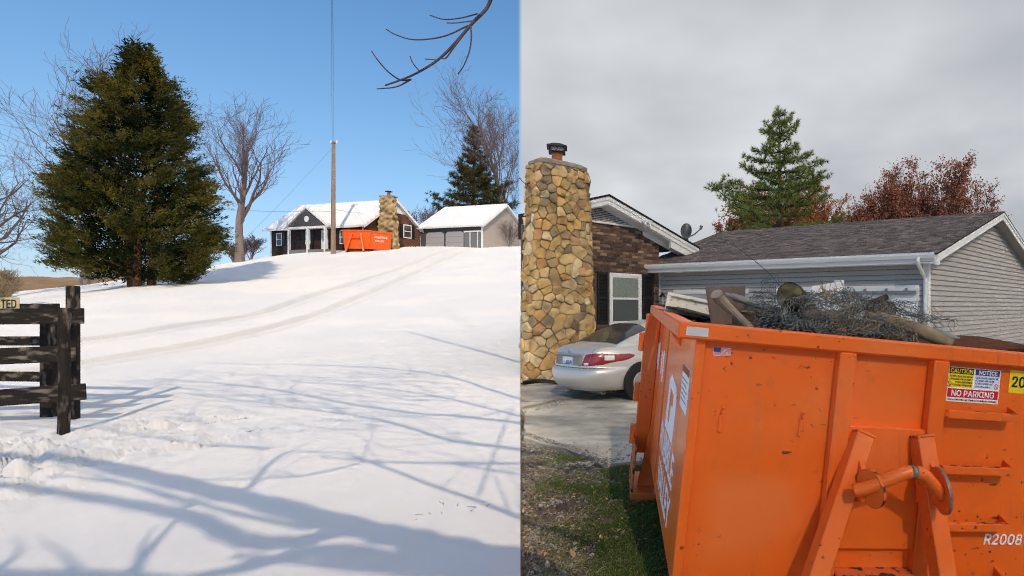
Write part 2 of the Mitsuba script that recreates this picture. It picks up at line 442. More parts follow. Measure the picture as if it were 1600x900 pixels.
# ------------------------------------------------------------------ unseen slab added behind the viewer to dim the second property's sun
side = np.array([.9302, .3670, 0])
up = np.cross(SUN, side) * -1
up = up if up[2] > 0 else -up
scene['sun_dimmer_air'] = {'type': 'homogeneous', 'albedo': .99, 'sigma_t': SUN_DIMMER_DEPTH / 8., 'phase': {'type': 'hg', 'g': .8}}
P0 = np.array([0, 0, 1.]) + 60 * SUN
v, f = boxvf(.28, 44, -8, 48, -4, 4)
scene['added_sun_dimmer'] = mikit.ply((P0 + v[:, :1] * side + v[:, 1:2] * up + v[:, 2:] * SUN, f if np.cross(side, up) @ SUN > 0 else f[:, ::-1]), {'type': 'null'}, interior={'type': 'ref', 'id': 'sun_dimmer_air'})
tag('added_sun_dimmer', 'unseen cloud slab added behind the viewer to dim the sun', kind='stuff')

# ------------------------------------------------------------------ bare trees
def grow(R, p, d, L, r, lvl, maxlvl, out, bendy=.14, lift=.09, kids=(5, 5, 4, 3), ang=(.55, .95), keep=None, shrink=(.42, .68)):
    n = 8 if lvl < 2 else 5
    pts, d = [np.array(p, float)], np.array(d, float)
    for i in range(n):
        d = d + R.normal(0, bendy * (.45 if lvl == 0 else .8 if lvl == 1 else 1.1), 3) + [0, 0, lift * (.6 if lvl == 0 else 1.)]
        d /= np.linalg.norm(d)
        q = pts[-1] + d * L / n
        if keep is not None and not keep(q):
            break
        pts.append(q)
    if len(pts) < 3:
        return
    rad = r * np.linspace(1, .25 if lvl < maxlvl else .5, len(pts)) ** (.8 if lvl == 0 else 1)
    if lvl == 0:
        rad[0] *= 1.25
    out.append((np.array(pts), rad, lvl))
    if lvl >= maxlvl:
        return
    k = kids[min(lvl, len(kids) - 1)]
    for j in range(k):
        t = (.26 if lvl == 0 else .18) + (.72 if lvl == 0 else .80) * (j + R.uniform(.1, .9)) / k
        i = min(int(t * (len(pts) - 1)), len(pts) - 2)
        q = pts[i] + (pts[i + 1] - pts[i]) * (t * (len(pts) - 1) - i)
        dd = pts[i + 1] - pts[i]
        dd /= np.linalg.norm(dd)
        w = R.normal(0, 1, 3)
        w -= w @ dd * dd
        w /= np.linalg.norm(w)
        a = R.uniform(*ang)
        sh = R.uniform(*shrink) * ((1.25 - .7 * t) if lvl == 0 else 1.)
        grow(R, q, dd * math.cos(a) + w * math.sin(a), L * sh, min(rad[i] * R.uniform(.45, .65), r * .5), lvl + 1, maxlvl, out, bendy, lift, kids, ang, keep, shrink)


def bare_tree(name, label, base, height, r, seed, lean=(0, 0, 1), maxlvl=4, kids=(6, 6, 5, 4), group=None, bark='pale_bark', twig='grey_twig', keep=None, stems=1, minr=.006, ang=(.40, .80), shrink=(.42, .66), bendy=.14, lift=.08):
    R, out = rs(seed), []
    for s in range(stems):
        d = np.array(lean, float) + (R.normal(0, .16, 3) * [1, 1, 0] if stems > 1 else 0)
        grow(R, np.array(base) - [0, 0, .15], d / np.linalg.norm(d), height * R.uniform(.78, .92), r, 0, maxlvl, out, bendy, lift, kids, ang, keep, shrink)
    i = 0
    base_key = name
    while base_key + '__trunk' in scene:
        i += 1
        base_key = f'{name}_{i:03d}'
    t, c = M(), M()
    for pts, rad, lvl in out:
        (t if lvl == 0 else c).tube(pts, np.maximum(rad, minr), 8 if lvl == 0 else 5 if lvl == 1 else 3)
    put(base_key + '__trunk', t, bark, True)
    put(base_key + '__crown', c, twig if maxlvl > 1 else bark)
    tag(base_key, label, 'tree', group)
    return base_key


bare_tree('bare_tree', 'tall bare tree with pale trunk standing right of the dense evergreen', (-42.3, 47.4, 5.45), 12.6, .30, 12, lean=(-.01, 0, 1), kids=(12, 6, 5, 3), minr=.009, ang=(.30, .62), shrink=(.42, .62))
bare_tree('bare_tree', 'tall bare tree rising behind the left flank of the dense evergreen', (-44.4, 38, 2.6), 14.5, .25, 5, lean=(.03, 0, 1), kids=(12, 7, 5, 4), minr=.008, ang=(.4, .8))
bare_tree('bare_tree', 'bare tree with long sweeping limbs at the left edge beyond the fence', (-39.6, 29.5, 2.0), 8.5, .20, 9, lean=(.02, 0, 1), kids=(9, 7, 5, 3), minr=.006, ang=(.7, 1.2), shrink=(.45, .70))
seam_keep = lambda q: q[0] < -.3943 * q[1] - .12
bare_tree('bare_tree', 'bare purple grey tree behind the right end of the garage in the snow', (-29.6, 70, 9.1), 16, .24, 21, lean=(-.05, 0, 1), kids=(10, 7, 5, 3), bark='bark', keep=seam_keep, minr=.012)
bare_tree('bare_tree', 'bare tree with spreading crown cut by the right border of the snowy scene', (-31.9, 77, 9.6), 20.5, .32, 33, lean=(.0, 0, 1), kids=(10, 7, 5, 3), bark='bark', keep=seam_keep, minr=.014)
for i, (x, y, h) in enumerate(((-52, 92, 6.6), (-49, 90, 6.2), (-55.5, 95, 6.8), (-46.5, 88, 6.0), (-58, 96, 6))):
    bare_tree('background_tree', ('small bare tree on the skyline straight above the ridge right of the far chimney', 'small bare tree on the skyline between the far brick gable and the garage roof', 'small bare tree on the skyline just behind the far stone chimney', 'small bare tree on the skyline nearest the dark pine', 'small bare tree on the skyline left of the far stone chimney')[i], (x, y, zl(x, y)), h, .13, 40 + i, maxlvl=3, kids=(9, 7, 5), group='bare trees on the skyline behind the snowy roofs', minr=.022)
for i, (x, y, h) in enumerate(((-48.0, 55, 2.3), (-49.6, 56, 1.9), (-51.5, 57, 1.8), (-53.4, 55.5, 1.6))):
    bare_tree('bare_shrub', ('tallest leafless shrub touching the left corner of the snowy house', 'leafless shrub second from the left corner of the snowy house', 'leafless shrub third from the snowy house towards the slender bare tree', 'leafless shrub nearest the slender bare tree')[i], (x, y, zl(x, y)), h, .05, 60 + i, maxlvl=3, kids=(8, 6, 5), group='leafless shrubs left of the snowy house', stems=4, minr=.011)
for i, (x, y, h) in enumerate(((-27.6, 20.5, 1.5), (-28.6, 21.3, 1.2), (-31.5, 24, 1.6), (-33.6, 25.5, 1.4))):
    bare_tree('dry_shrub', ('dry tan shrub nearest behind the black fence', 'low dry tan shrub second behind the black fence', 'dry tan shrub farther back beyond the black fence', 'dry tan shrub farthest beyond the black fence')[i], (x, y, zl(x, y)), h, .04, 70 + i, maxlvl=3, kids=(8, 6, 5), group='dry tan shrubs behind the black fence', stems=4, bark='tan_stalk', twig='tan_stalk', minr=.006)

# the tree behind the viewer whose limbs lay blue shadows on the snow and whose twig hangs into the picture
COT = 1 / math.tan(SUN_EL)


def lift(g, h):
    h = max(h, (1.75 + .56 * max(g[1], 0)) / 1.78 + .45)
    return np.array([g[0], g[1], 0]) + h * np.array([.3670 * COT, -.9302 * COT, 1.])


big, small = M(), M()
LIMBS = [  # places on the snow, heights, radii
    ([(-1.51, 3.84), (-2.11, 4.08), (-2.58, 4.29), (-3.1, 4.49), (-4.2, 5.0), (-5.34, 5.5), (-6.51, 5.99), (-7.64, 6.44), (-8.6, 6.6), (-9.9, 6.9)], (3.0, 4.4), (.125, .075)),
    ([(-3.1, 4.49), (-3.3, 4.22), (-3.6, 4.2), (-3.94, 4.33), (-4.54, 4.68), (-5.1, 4.9), (-5.91, 5.17), (-6.95, 5.45), (-8.2, 5.7)], (3.5, 4.7), (.085, .05)),
    ([(-1.6, 3.86), (-2.3, 3.9), (-3.04, 4.05), (-3.3, 3.85), (-3.6, 3.62), (-4.3, 3.4)], (3.1, 4.1), (.10, .04)),
    ([(-3.4, 4.45), (-4.3, 4.78), (-5.2, 5.2), (-6.3, 5.65), (-7.2, 5.85)], (3.4, 4.0), (.030, .016)),
    ([(-1.44, 3.66), (-2.15, 3.72), (-2.95, 3.86), (-3.6, 3.98)], (3.2, 3.7), (.05, .025))]
for g, (h0, h1), (r0, r1) in LIMBS:
    pts = bend([lift(q, h) for q, h in zip(g, np.linspace(h0, h1, len(g)))], 5)
    big.tube(pts, np.linspace(r0, r1, len(pts)) * (1 + .12 * np.sin(np.arange(len(pts)) * 1.7)), 9)
first = lift(LIMBS[0][0][0], 3.0)
trunk = bend([(3.6, -2.6, -.2), (3.3, -2.5, .9), (2.5, -2.1, 2.0), (1.3, -1.3, 2.7), first], 6)
put('shade_tree__trunk', M().tube(trunk, np.linspace(.30, .14, len(trunk)), 12), 'bark', True)
put('shade_tree__limbs', big, 'bark', True)
THIN = [([(-1.0, 4.1), (-1.83, 4.65), (-2.51, 5.17), (-3.05, 5.54), (-4.29, 6.44), (-4.58, 6.64)], (5.0, 5.6), (.030, .020)),
        ([(-4.29, 6.44), (-4.53, 5.95), (-4.97, 5.79), (-5.9, 5.7)], (5.6, 6.0), (.020, .010)),
        ([(-2.2, 6.3), (-2.9, 6.30), (-3.6, 6.36), (-4.29, 6.44), (-4.96, 6.61)], (6.2, 6.6), (.035, .015)),
        ([(-4.69, 5.29), (-5.0, 5.79), (-5.3, 6.3), (-5.5, 6.7), (-5.44, 6.88), (-4.68, 6.78)], (6.2, 6.8), (.032, .012)),
        ([(-6.01, 15.25), (-9.28, 18.55), (-12.8, 21.7)], (8.5, 9.5), (.04, .03)),
        ([(-2.4, 6.7), (-2.9, 7.0), (-3.82, 7.4), (-4.81, 8.15), (-6.14, 9.01), (-7.91, 9.81), (-10.67, 10.92)], (6.6, 7.6), (.05, .014)),
        ([(-3.31, 6.34), (-2.31, 5.86), (-1.9, 5.6)], (6.2, 6.4), (.020, .015)),
        ([(-5.86, 6.97), (-7.13, 7.3), (-9.25, 8.06), (-11, 8.4)], (7.0, 7.4), (.03, .012)),
        ([(-3.57, 3.5), (-4.27, 3.6), (-4.95, 3.62), (-5.6, 3.66)], (5.6, 5.9), (.11, .07)),
        ([(-3.0, 8.3), (-4.5, 8.9), (-6.09, 9.57), (-10.15, 11.76), (-13.16, 12.73)], (8.0, 9.0), (.05, .02)),
        ([(-4.84, 4.95), (-6.09, 5.58), (-7.39, 6.14)], (5.6, 5.8), (.018, .010)),
        ([(-3.4, 8.8), (-6.5, 11.2), (-9.9, 12.5)], (8.0, 8.8), (.035, .014)),
        ([(-3.9, 10.2), (-7, 13.2), (-10, 14.6), (-14, 15)], (8.6, 9.4), (.04, .015))]
R = rs(5)
for g, (h0, h1), (r0, r1) in THIN:
    pts = bend([lift(q, h * .62) for q, h in zip(g, np.linspace(h0, h1, len(g)))], 6)
    small.tube(pts, np.linspace(r0, r1, len(pts)), 6)
    for j in range(7):
        i = R.randint(2, len(pts) - 1)
        L = R.uniform(.5, 1.6)
        d = (pts[i] - pts[i - 1]) / np.linalg.norm(pts[i] - pts[i - 1])
        d = d + R.normal(0, .5, 3)
        d /= np.linalg.norm(d)
        d[2] = abs(d[2]) + .15
        q = bend([pts[i], pts[i] + d * L * .5 + np.abs(R.normal(0, .08, 3)) * [0, 0, 1], pts[i] + d * L + R.normal(0, .1, 3) * [1, 1, 0]], 4)
        small.tube(q, np.linspace(r1 * .55, .004, len(q)), 4)
# a web of fine twigs high in the same crown
for j in range(330):
    a = np.array([R.uniform(-13, -3.2), R.uniform(6.6, 13.5)])
    if a[0] > -.42 * a[1] - .5 or (a[1] < 7.4 and R.uniform() < .5):
        continue
    L, th = R.uniform(.7, 3.0), R.normal(2.72, .28)
    h = R.uniform(4.0, 6.0)
    q = [lift(a + np.array([math.cos(th), math.sin(th)]) * L * t + R.normal(0, .06, 2), h + .5 * t) for t in (0, .35, .7, 1)]
    q = bend(q, 4)
    small.tube(q, np.linspace(R.uniform(.008, .018), .004, len(q)), 4)
put('shade_tree__twigs', small, 'twig_bark')
# the hanging twig in view
tw = M()

main = [np.array([.0, -1.0, 4.5]), np.array([-1.0, 2.0, 4.75]), np.array([-1.55, 3.6, 4.22]), np.array([-1.78, 4.0, 3.95]), np.array([-1.93, 4.0, 3.75]), np.array([-2.16, 4.05, 3.55]), np.array([-2.36, 4.05, 3.42]), np.array([-2.60, 4.1, 3.36])]
main = bend(main, 7)
tw.tube(main, np.linspace(.018, .006, len(main)), 7)
TW = [
      ([(-1.95, 4.0, 3.745), (-2.12, 4.0, 3.67), (-2.32, 4.0, 3.645), (-2.46, 4.0, 3.68), (-2.53, 4.0, 3.72)], .006), ([(-1.88, 4.0, 3.83), (-2.0, 4.0, 3.80), (-2.12, 4.0, 3.79), (-2.22, 4.0, 3.82)], .005),
      ([(-1.93, 4.0, 3.75), (-1.925, 4.0, 3.66), (-1.94, 4.0, 3.56), (-1.98, 4.0, 3.46), (-2.02, 4.0, 3.40)], .006), ([(-2.32, 4.05, 3.44), (-2.37, 4.05, 3.50), (-2.39, 4.05, 3.55)], .004),
      ([(-2.2, 4.05, 3.525), (-2.28, 4.05, 3.53)], .003), ([(-1.96, 4.01, 3.72), (-2.06, 4.02, 3.60), (-2.12, 4.03, 3.53), (-2.17, 4.05, 3.535)], .007), ([(-1.91, 4, 3.78), (-2.03, 4, 3.765), (-2.1, 4, 3.765)], .004)]
TW += [([(-2.40, 4.08, 3.395), (-2.49, 4.1, 3.40), (-2.58, 4.1, 3.46), (-2.66, 4.1, 3.55), (-2.70, 4.1, 3.61)], .006), ([(-2.40, 4.08, 3.395), (-2.52, 4.1, 3.35), (-2.66, 4.1, 3.335)], .006)]
for pts, r0 in TW:
    pts = bend(pts, 6)
    tw.tube(pts, np.linspace(r0, .0042, len(pts)), 5)
put('shade_tree__hanging_twig', tw, 'twig_bark', True)
tag('shade_tree', 'leafless tree behind the viewer with a twig hanging down into the blue sky', 'tree')

# ------------------------------------------------------------------ evergreens
def cedar():
    R = rs(3)
    bx, by, bz = -33.35, 31.0, 2.75
    prof_h = np.array([0, .04, .10, .18, .30, .45, .58, .68, .76, .82, .86, .90, .94, .97, 1.0])
    prof_l = np.array([.50, .80, .90, .95, .93, .82, .73, .66, .58, .44, .16, .09, .06, .03, .0])
    prof_r = np.array([.50, .80, .94, .96, .90, .76, .60, .47, .37, .29, .21, .14, .09, .04, .0])
    Hh, RR = 12.9, 3.3
    V, F, C, base = [], [], [], 0
    n = 500
    hh = R.beta(1.10, 1.45, n)

    def spray(o, out, m, L, spread, col, leaf=1.):
        nonlocal base
        t = R.uniform(0, 1, m)[:, None]
        p = o + out * L * t + R.normal(0, 1, (m, 3)) * spread * L * (1.15 - t * .7)
        d = out + R.normal(0, .55, (m, 3))
        d /= np.linalg.norm(d, axis=1, keepdims=True)
        wv = np.cross(d, R.normal(0, 1, (m, 3)))
        wv /= np.linalg.norm(wv, axis=1, keepdims=True)
        l = R.uniform(.10, .21, (m, 1)) * leaf
        V.append(np.stack([p - wv * .026 * leaf, p + wv * .026 * leaf, p + d * l], 1).reshape(-1, 3))
        F.append(np.arange(3 * m).reshape(-1, 3) + base)
        base += 3 * m
        C.append(np.repeat(col * R.uniform(.75, 1.25, (m, 1)), 3, 0))
    for k in range(n):
        h = hh[k]
        a = R.uniform(0, 2 * np.pi)
        c = math.cos(a)
        w = .5 + .5 * c
        rmax = RR * ((1 - w) * np.interp(h, prof_h, prof_l) + w * np.interp(h, prof_h, prof_r))
        rmax = rmax * (.70 + .52 * meshkit.noise(np.array([[c * 3.2, math.sin(a) * 3.2, h * 13]]), 2)[0]) + .45 * R.uniform() ** 4
        warm = np.clip(.46 + .32 * R.normal(), 0, 1)
        col = np.array([.024, .040, .018]) * (1 - warm) + np.array([.20, .17, .036]) * warm
        for q in range(10):
            rr = rmax * (1 - .30 * R.uniform() ** 1.3)
            aa, h2 = a + R.normal(0, .16 / max(rr, .4)), h + R.normal(0, .012)
            o = np.array([bx + .35 * h2 + math.cos(aa) * rr, by + math.sin(aa) * rr, bz + .35 + h2 * Hh])
            out = np.array([math.cos(aa), math.sin(aa), R.uniform(.05, 1.1)])
            out /= np.linalg.norm(out)
            spray(o, out, 26, (R.uniform(.25, .62) if q % 4 else R.uniform(.6, 1.05)) * (1. if h < .85 else .6), .13, col)
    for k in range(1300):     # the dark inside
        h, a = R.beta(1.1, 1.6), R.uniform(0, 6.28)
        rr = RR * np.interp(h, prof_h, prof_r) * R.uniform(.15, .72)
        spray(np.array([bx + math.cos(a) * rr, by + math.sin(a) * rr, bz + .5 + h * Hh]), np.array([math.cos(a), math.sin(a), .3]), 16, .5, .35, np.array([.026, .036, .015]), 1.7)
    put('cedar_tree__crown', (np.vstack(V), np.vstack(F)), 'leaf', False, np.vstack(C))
    t = M()
    for dx, dy, tilt in ((0, 0, .03), (-.45, .2, -.06), (.25, .5, .08)):
        t.tube([(bx + dx, by + dy, bz - .4), (bx + dx + tilt * 3, by + dy, bz + 3), (bx + dx * .6 + tilt * 4, by + dy + .3, bz + 6)], [.20, .15, .05], 9)
    R2 = rs(8)
    for k in range(60):
        a, h = R2.uniform(0, 6.28), R2.uniform(.6, 9)
        L = 3.0 * (1 - h / 13)
        d = np.array([math.cos(a), math.sin(a), .25])
        q = np.array([bx, by, bz + h])
        t.tube([q, q + d * L * .5, q + d * L], [.05, .03, .012], 4)
    put('cedar_tree__trunk', t, 'cedar_bark', True)
    tag('cedar_tree', 'large dense dark green cedar standing on the snow behind the fence', 'tree')


mat('cedar_bark', proc(lambda p, n, uv: mix((.10, .045, .025), (.30, .15, .09), fbm(p.x * 14, p.y * 14, p.z * 2, 3))), .9, .15)
cedar()


def pine(name, label, base, height, R0, Rmax, seed, arms, ca, cb, tuft=.30, seamed=None):
    """white pine: whorls of boughs with upturned tips, each bough carrying needle tufts"""
    R = rs(seed)
    b = np.array(base, float)
    wood = M()
    wood.tube([b - [0, 0, .4], b + [0, 0, height * .5], b + [0, 0, height * .98]], [height * .017, height * .011, .015], 8)
    V, F, C, n = [], [], [], 0
    hs = []
    h = .22
    while h < .975:
        hs.append(h)
        h += R.uniform(.034, .058)
    for h in hs:
        k = R.randint(4, 6) if h < .9 else 3
        a0 = R.uniform(0, 6.28)
        for j in range(k):
            a = a0 + j * 2 * np.pi / k + R.normal(0, .25)
            L = min(Rmax, R0 * (1 - h) ** 1.08) * R.uniform(.50, 1.0) + .15
            L *= arms(a, h)
            d = np.array([math.cos(a), math.sin(a), 0])
            rise = R.uniform(.05, .30) + (.5 if h > .8 else 0)
            q = b + [0, 0, height * h]
            t = np.linspace(0, 1, 8)[:, None]
            pts = q + d * L * t + np.array([0, 0, 1.]) * L * (rise * t + .22 * t ** 3 - .16 * t) + R.normal(0, .03, (8, 3)) * L * t
            if seamed is not None and not all(seamed(p_) for p_ in pts):
                continue
            wood.tube(pts, np.linspace(.035 + .02 * L, .008, 8), 4)
            m = max(10, int(L / tuft * 7.5))
            tt = R.uniform(.22, 1.04, m) ** .8
            pos = np.stack([np.interp(tt, t[:, 0], pts[:, i]) for i in range(3)], 1)
            fan = (1 - np.abs(tt - .6)) * .20 * L
            pos += np.cross(d, [0, 0, 1.]) * R.normal(0, 1, (m, 1)) * fan[:, None] + R.normal(0, .25 * tuft, (m, 3))
            nn = 16
            out = d * .6 + np.array([0, 0, .55]) + R.normal(0, .3, (m, 3))
            dirs = out[:, None] + R.normal(0, .75, (m, nn, 3))
            dirs /= np.linalg.norm(dirs, axis=2, keepdims=True)
            wv = np.cross(dirs, R.normal(0, 1, (m, nn, 3)))
            wv /= np.linalg.norm(wv, axis=2, keepdims=True)
            w = tuft * .055
            p0 = pos[:, None]
            l = tuft * R.uniform(.6, 1.1, (m, nn, 1))
            v = np.stack([p0 - wv * w, p0 + wv * w, p0 + dirs * l], 2).reshape(-1, 3)
            V.append(v)
            F.append(np.arange(len(v)).reshape(-1, 3) + n)
            n += len(v)
            kk = np.clip(R.normal(.5, .25, (m, 1, 1)) + .35 * (h - .4), 0, 1)
            col = np.array(ca) * (1 - kk) + np.array(cb) * kk
            C.append(np.repeat((col * R.uniform(.8, 1.2, (m, nn, 1))).reshape(-1, 3), 3, 0))
    put(name + '__trunk', wood, 'pine_bark', True)
    put(name + '__crown', (np.vstack(V), np.vstack(F)), 'leaf', False, np.vstack(C))
    tag(name, label, 'tree')


def arms_right(a, h):
    c = math.cos(a)
    k = 1.
    if .28 < h < .36 or .44 < h < .50 or .60 < h < .66:
        k = .70
    if h < .30:
        k *= 1.1
    return k * (1.05 if c < 0 else .95)


pine('pine_tree', 'tall green pine with ragged boughs behind the dark garage roof', (2.2, 33.5, 1.6), 12.0, 9.4, 4.3, 7, arms_right, (.11, .155, .045), (.30, .35, .11), .30)
pine('pine_tree_001', 'dark pine with drooping tips behind the snow covered garage roof', (-32.9, 69, 8.9), 15.0, 8.6, 5.0, 15, lambda a, h: .85 if h > .5 else 1.0, (.040, .050, .024), (.155, .130, .045), .50, seamed=lambda p: p[0] < -.3943 * p[1] - .3)

# autumn trees behind the garage
def leaf_tree(name, label, centre, rx, rz, base_z, seed, nleaf, ca, cb, leafsize=.13, stems=9):
    R = rs(seed)
    c = np.array(centre, float)
    out = []
    for s in range(stems):
        fx = -1 + 2 * (s + .5) / stems
        d = np.array([fx * .55, R.normal(0, .22), 1.])
        grow(R, np.array([c[0] + fx * rx * .62, c[1] + R.normal(0, .4), base_z]), d / np.linalg.norm(d), (c[2] + rz - base_z) * (1.04 - .30 * fx * fx) * R.uniform(.80, 1.), .085, 0, 3, out, .09, .07, (9, 6, 4), (.35, .75), None, (.28, .46))
    w = M()
    for pts, rad, lvl in out:
        w.tube(pts, np.maximum(rad, .010), 5 if lvl == 0 else 3)
    tips = np.vstack([p[1:] for p, r, l in out if l >= 2] + [p[3:] for p, r, l in out if l == 1])
    hgt = tips[:, 2]
    tips = tips[(hgt > base_z + 1.2)]
    i = R.randint(0, len(tips), nleaf)
    dens = meshkit.noise(tips[i] * .55, 6) + .25 * (1 - np.abs(tips[i][:, 0] - c[0]) / (rx * 1.1))
    i = i[dens > R.uniform(.18, .70, nleaf)]
    p = tips[i] + R.normal(0, .14, (len(i), 3))
    extra = []
    for q in range(300):
        u = R.normal(0, 1, 3)
        u /= np.linalg.norm(u)
        o = np.array([c[0], c[1], c[2] + .6]) + u * R.uniform(.3, 1.) ** .5 * [rx, 1.8, rz + 1.1]
        if o[2] > base_z + 2:
            foot = np.array([c[0] + (o[0] - c[0]) * .62, c[1] + (o[1] - c[1]) * .5, base_z + (o[2] - base_z) * .55])
            t = bend([foot, (foot + o) / 2 + R.normal(0, .12, 3), o, o + [R.normal(0, .12), 0, .35]], 4)
            w.tube(t, np.linspace(.022, .007, len(t)), 3)
            for z_ in range(4):
                a_ = t[R.randint(5, len(t))]
                b_ = a_ + R.normal(0, .26, 3) + [0, 0, .15]
                w.tube([a_, (a_ + b_) / 2 + [0, 0, .03], b_], [.008, .006, .004], 3)
                extra.append(a_ + (b_ - a_) * R.uniform(.3, 1.1, (R.randint(6, 34), 1)) + R.normal(0, .10, 3) * 0)
                extra[-1] = extra[-1] + R.normal(0, .10, extra[-1].shape)
    put(name + '__trunk', w, 'twig_dark')
    p = np.vstack([p] + extra)
    i = np.arange(len(p))
    m = len(i)
    d = R.normal(0, 1, (m, 3))
    d /= np.linalg.norm(d, axis=1, keepdims=True)
    e = np.cross(d, R.normal(0, 1, (m, 3)))
    e /= np.linalg.norm(e, axis=1, keepdims=True)
    s = leafsize * R.uniform(.6, 1.2, (m, 1))
    v = np.stack([p - d * s * .6, p + e * s * .4, p + d * s * .6, p - e * s * .4], 1).reshape(-1, 3)
    f = np.arange(4 * m).reshape(-1, 4)
    k = np.clip(R.normal(.45, .3, (m, 1)), 0, 1)
    col = np.array(ca) * (1 - k) + np.array(cb) * k
    put(name + '__crown', (v, np.vstack([f[:, [0, 1, 2]], f[:, [0, 2, 3]]])), 'leaf', False, np.repeat(col * R.uniform(.7, 1.25, (m, 1)), 4, 0))
    tag(name, label, 'tree')


mat('twig_dark', (.055, .042, .04), .9, .2)
leaf_tree('autumn_tree', 'broad russet red autumn tree behind the right half of the garage roof', (9.7, 30, 5.4), 4.2, 2.2, 1.2, 11, 95000, (.33, .12, .075), (.55, .26, .165), .10, 16)
leaf_tree('autumn_tree_001', 'thin orange autumn tree showing behind the lower boughs of the green pine', (3.3, 41, 7.4), 4.8, 1.7, 3.2, 14, 30000, (.42, .15, .06), (.55, .27, .12), .13, 9)

# ------------------------------------------------------------------ fence and gate at the left
def fence():
    R = rs(2)
    a = np.array([.985, .17, 0])
    fr = Fr((-9.45, 8.15, 0), a, (-.17, .985, 0))
    k = 'rail_fence'
    v, f = tube(bend([(-9.48, 7.86, -.3), (-9.46, 7.86, .6), (-9.47, 7.86, 1.30), (-9.45, 7.86, 1.73)], 6), .062, 14)
    v[:, :2] += .008 * (meshkit.noise(v * [30, 30, 3], 4) - .5)[:, None]
    put(k + '__post', (v, f), 'fence_post_wood', 40)
    put(k + '__post', M().box(Fr((-10.40, 8.75, 0), a, (-.17, .985, 0)), -.066, .066, -.05, .05, -.3, 2.07, .012), 'fence_post_wood')
    put(k + '__post', M().box(Fr((-10.94, 8.9, 0), a, (-.17, .985, 0)), -.085, .085, -.07, .07, -.3, 1.72, .01), 'fence_post_wood')
    put(k + '__post', M().box(Fr((-13.4, 8.4, 0), a, (-.17, .985, 0)), -.09, .09, -.07, .07, -.3, 1.9, .01), 'fence_post_wood')

    def board(p0, p1, h, th=.04, sag=0.):
        p0, p1 = np.array(p0, float), np.array(p1, float)
        L = np.linalg.norm(p1 - p0)
        ax = (p1 - p0) / L
        ay = np.array([-ax[1], ax[0], 0])
        ay /= np.linalg.norm(ay)
        fr = Fr(p0, ax, ay, np.cross(ax, ay))
        m = M()
        v, f = boxvf(0, L, -th / 2, th / 2, -h / 2, h / 2, .008)
        m.add((fr.p(v), f))
        put(k + '__board', m, 'fence_wood')
    # near boards, between the round and the square post
    board((-9.85, 8.42, 1.61), (-14.5, 7.75, 1.58), .235)
    board((-9.98, 8.42, 1.05), (-14.5, 7.75, .90), .24)
    board((-9.82, 8.42, .48), (-14.5, 7.75, .18), .245)
    # second run behind, going back to the left
    board((-10.95, 9.02, 1.70), (-15.0, 9.6, 1.66), .20)
    board((-10.95, 9.02, 1.20), (-15.0, 9.6, 1.16), .15)
    board((-10.95, 9.02, .62), (-15.0, 9.6, .60), .16)
    tag(k, 'weathered black board fence with round and square posts in the snow', 'fence')
    s = Fr((-11.28, 8.20, 1.79), a, (-.17, .985, 0))
    put('warning_sign', M().box(s, .14, .62, 0, .012, -.085, .095, .003), 'old_yellow')
    put('warning_sign__lettering', M().add(text_on(s, 'POSTED', .12, .20, -.06, -.001, .39)), 'sign_black')
    tag('warning_sign', 'weathered yellow sign lettered in black on top of the black fence', 'sign')


mat('old_yellow', (.50, .43, .22), .6, .3)
fence()
# dead stems standing in the snow
R = rs(12)
m = M()
for x, y in ((-7.9, 8.9), (-8.2, 8.75), (-2.6, 4.75), (-2.35, 4.9), (-7.0, 7.9)):
    for j in range(9):
        p = np.array([x, y, 0]) + R.normal(0, .09, 3) * [1, 1, 0]
        p[2] = snow_z(np.array([p[0]]), np.array([p[1]]))[0] - .02
        d = R.normal(0, .035, 3) * [1, 1, 0] + [0, 0, R.uniform(.02, .05)]
        m.tube([p, p + d * .6, p + d + [R.normal(0, .03), 0, -.01]], [.004, .003, .0015], 4)
put('dead_grass', m, 'twig_bark')
tag('dead_grass', 'dead grass stems poking through the snow', 'grass', kind='stuff')

# ------------------------------------------------------------------ utility pole and wires
px, py, pz = -36.1, 49.7, 6.35
m = M().tube([(px, py, pz - .6), (px, py, pz + 5), (px + .02, py, pz + 9.95)], [.19, .165, .125], 12)
put('utility_pole__pole', m, 'pole_wood', True)
m = M().tube([(px - .16, py - .1, pz + 9.75), (px + .45, py - .1, pz + 9.8)], .05, 8)
put('utility_pole__bracket', m, 'mid_grey_metal')
for dx in (-.12, .40):
    m = M().tube([(px + dx, py - .12, pz + 9.75), (px + dx, py - .12, pz + 10.05)], [.06, .035], 8)
    put('utility_pole__insulator', m, 'white_paint')
tag('utility_pole', 'tall wooden utility pole standing in the snow before the house', 'pole')


def wire(name, label, p0, p1, sag, r, mtl='sign_black'):
    t = np.linspace(0, 1, 40)[:, None]
    pts = np.array(p0) * (1 - t) + np.array(p1) * t - np.array([0, 0, 1.]) * sag * 4 * t * (1 - t)
    k = put(name, M().tube(pts, r, 4), mtl)
    tag(k, label, 'cable')


top_ = np.array([px, py, pz + 10.0])
wire('power_line', 'upper overhead power line running up from the pole out of the picture', top_ + [-.1, 0, 0], (-3.85, 5.2, 13.2), 0.3, .006)
wire('power_line', 'second overhead power line running up beside the first from the pole', top_ + [.10, -.1, -.15], (-3.83, 5.2, 13.0), .35, .006)
wire('service_cable', 'thin service cable from the pole down to the left behind the bare tree', top_ + [0, 0, -6.2], (-62, 52, 12.1), .5, .014, 'mid_grey_metal')
wire('guy_wire', 'faint guy wire slanting down left from the pole top', top_ + [0, 0, -.5], (-46.5, 53, 8.4), .1, .010, 'mid_grey_metal')
wire('house_cable', 'thin cable from the pole over to the snowy roof', top_ + [0, 0, -6.0], (-36.0, 58.5, 11.4), .2, .014, 'mid_grey_metal')

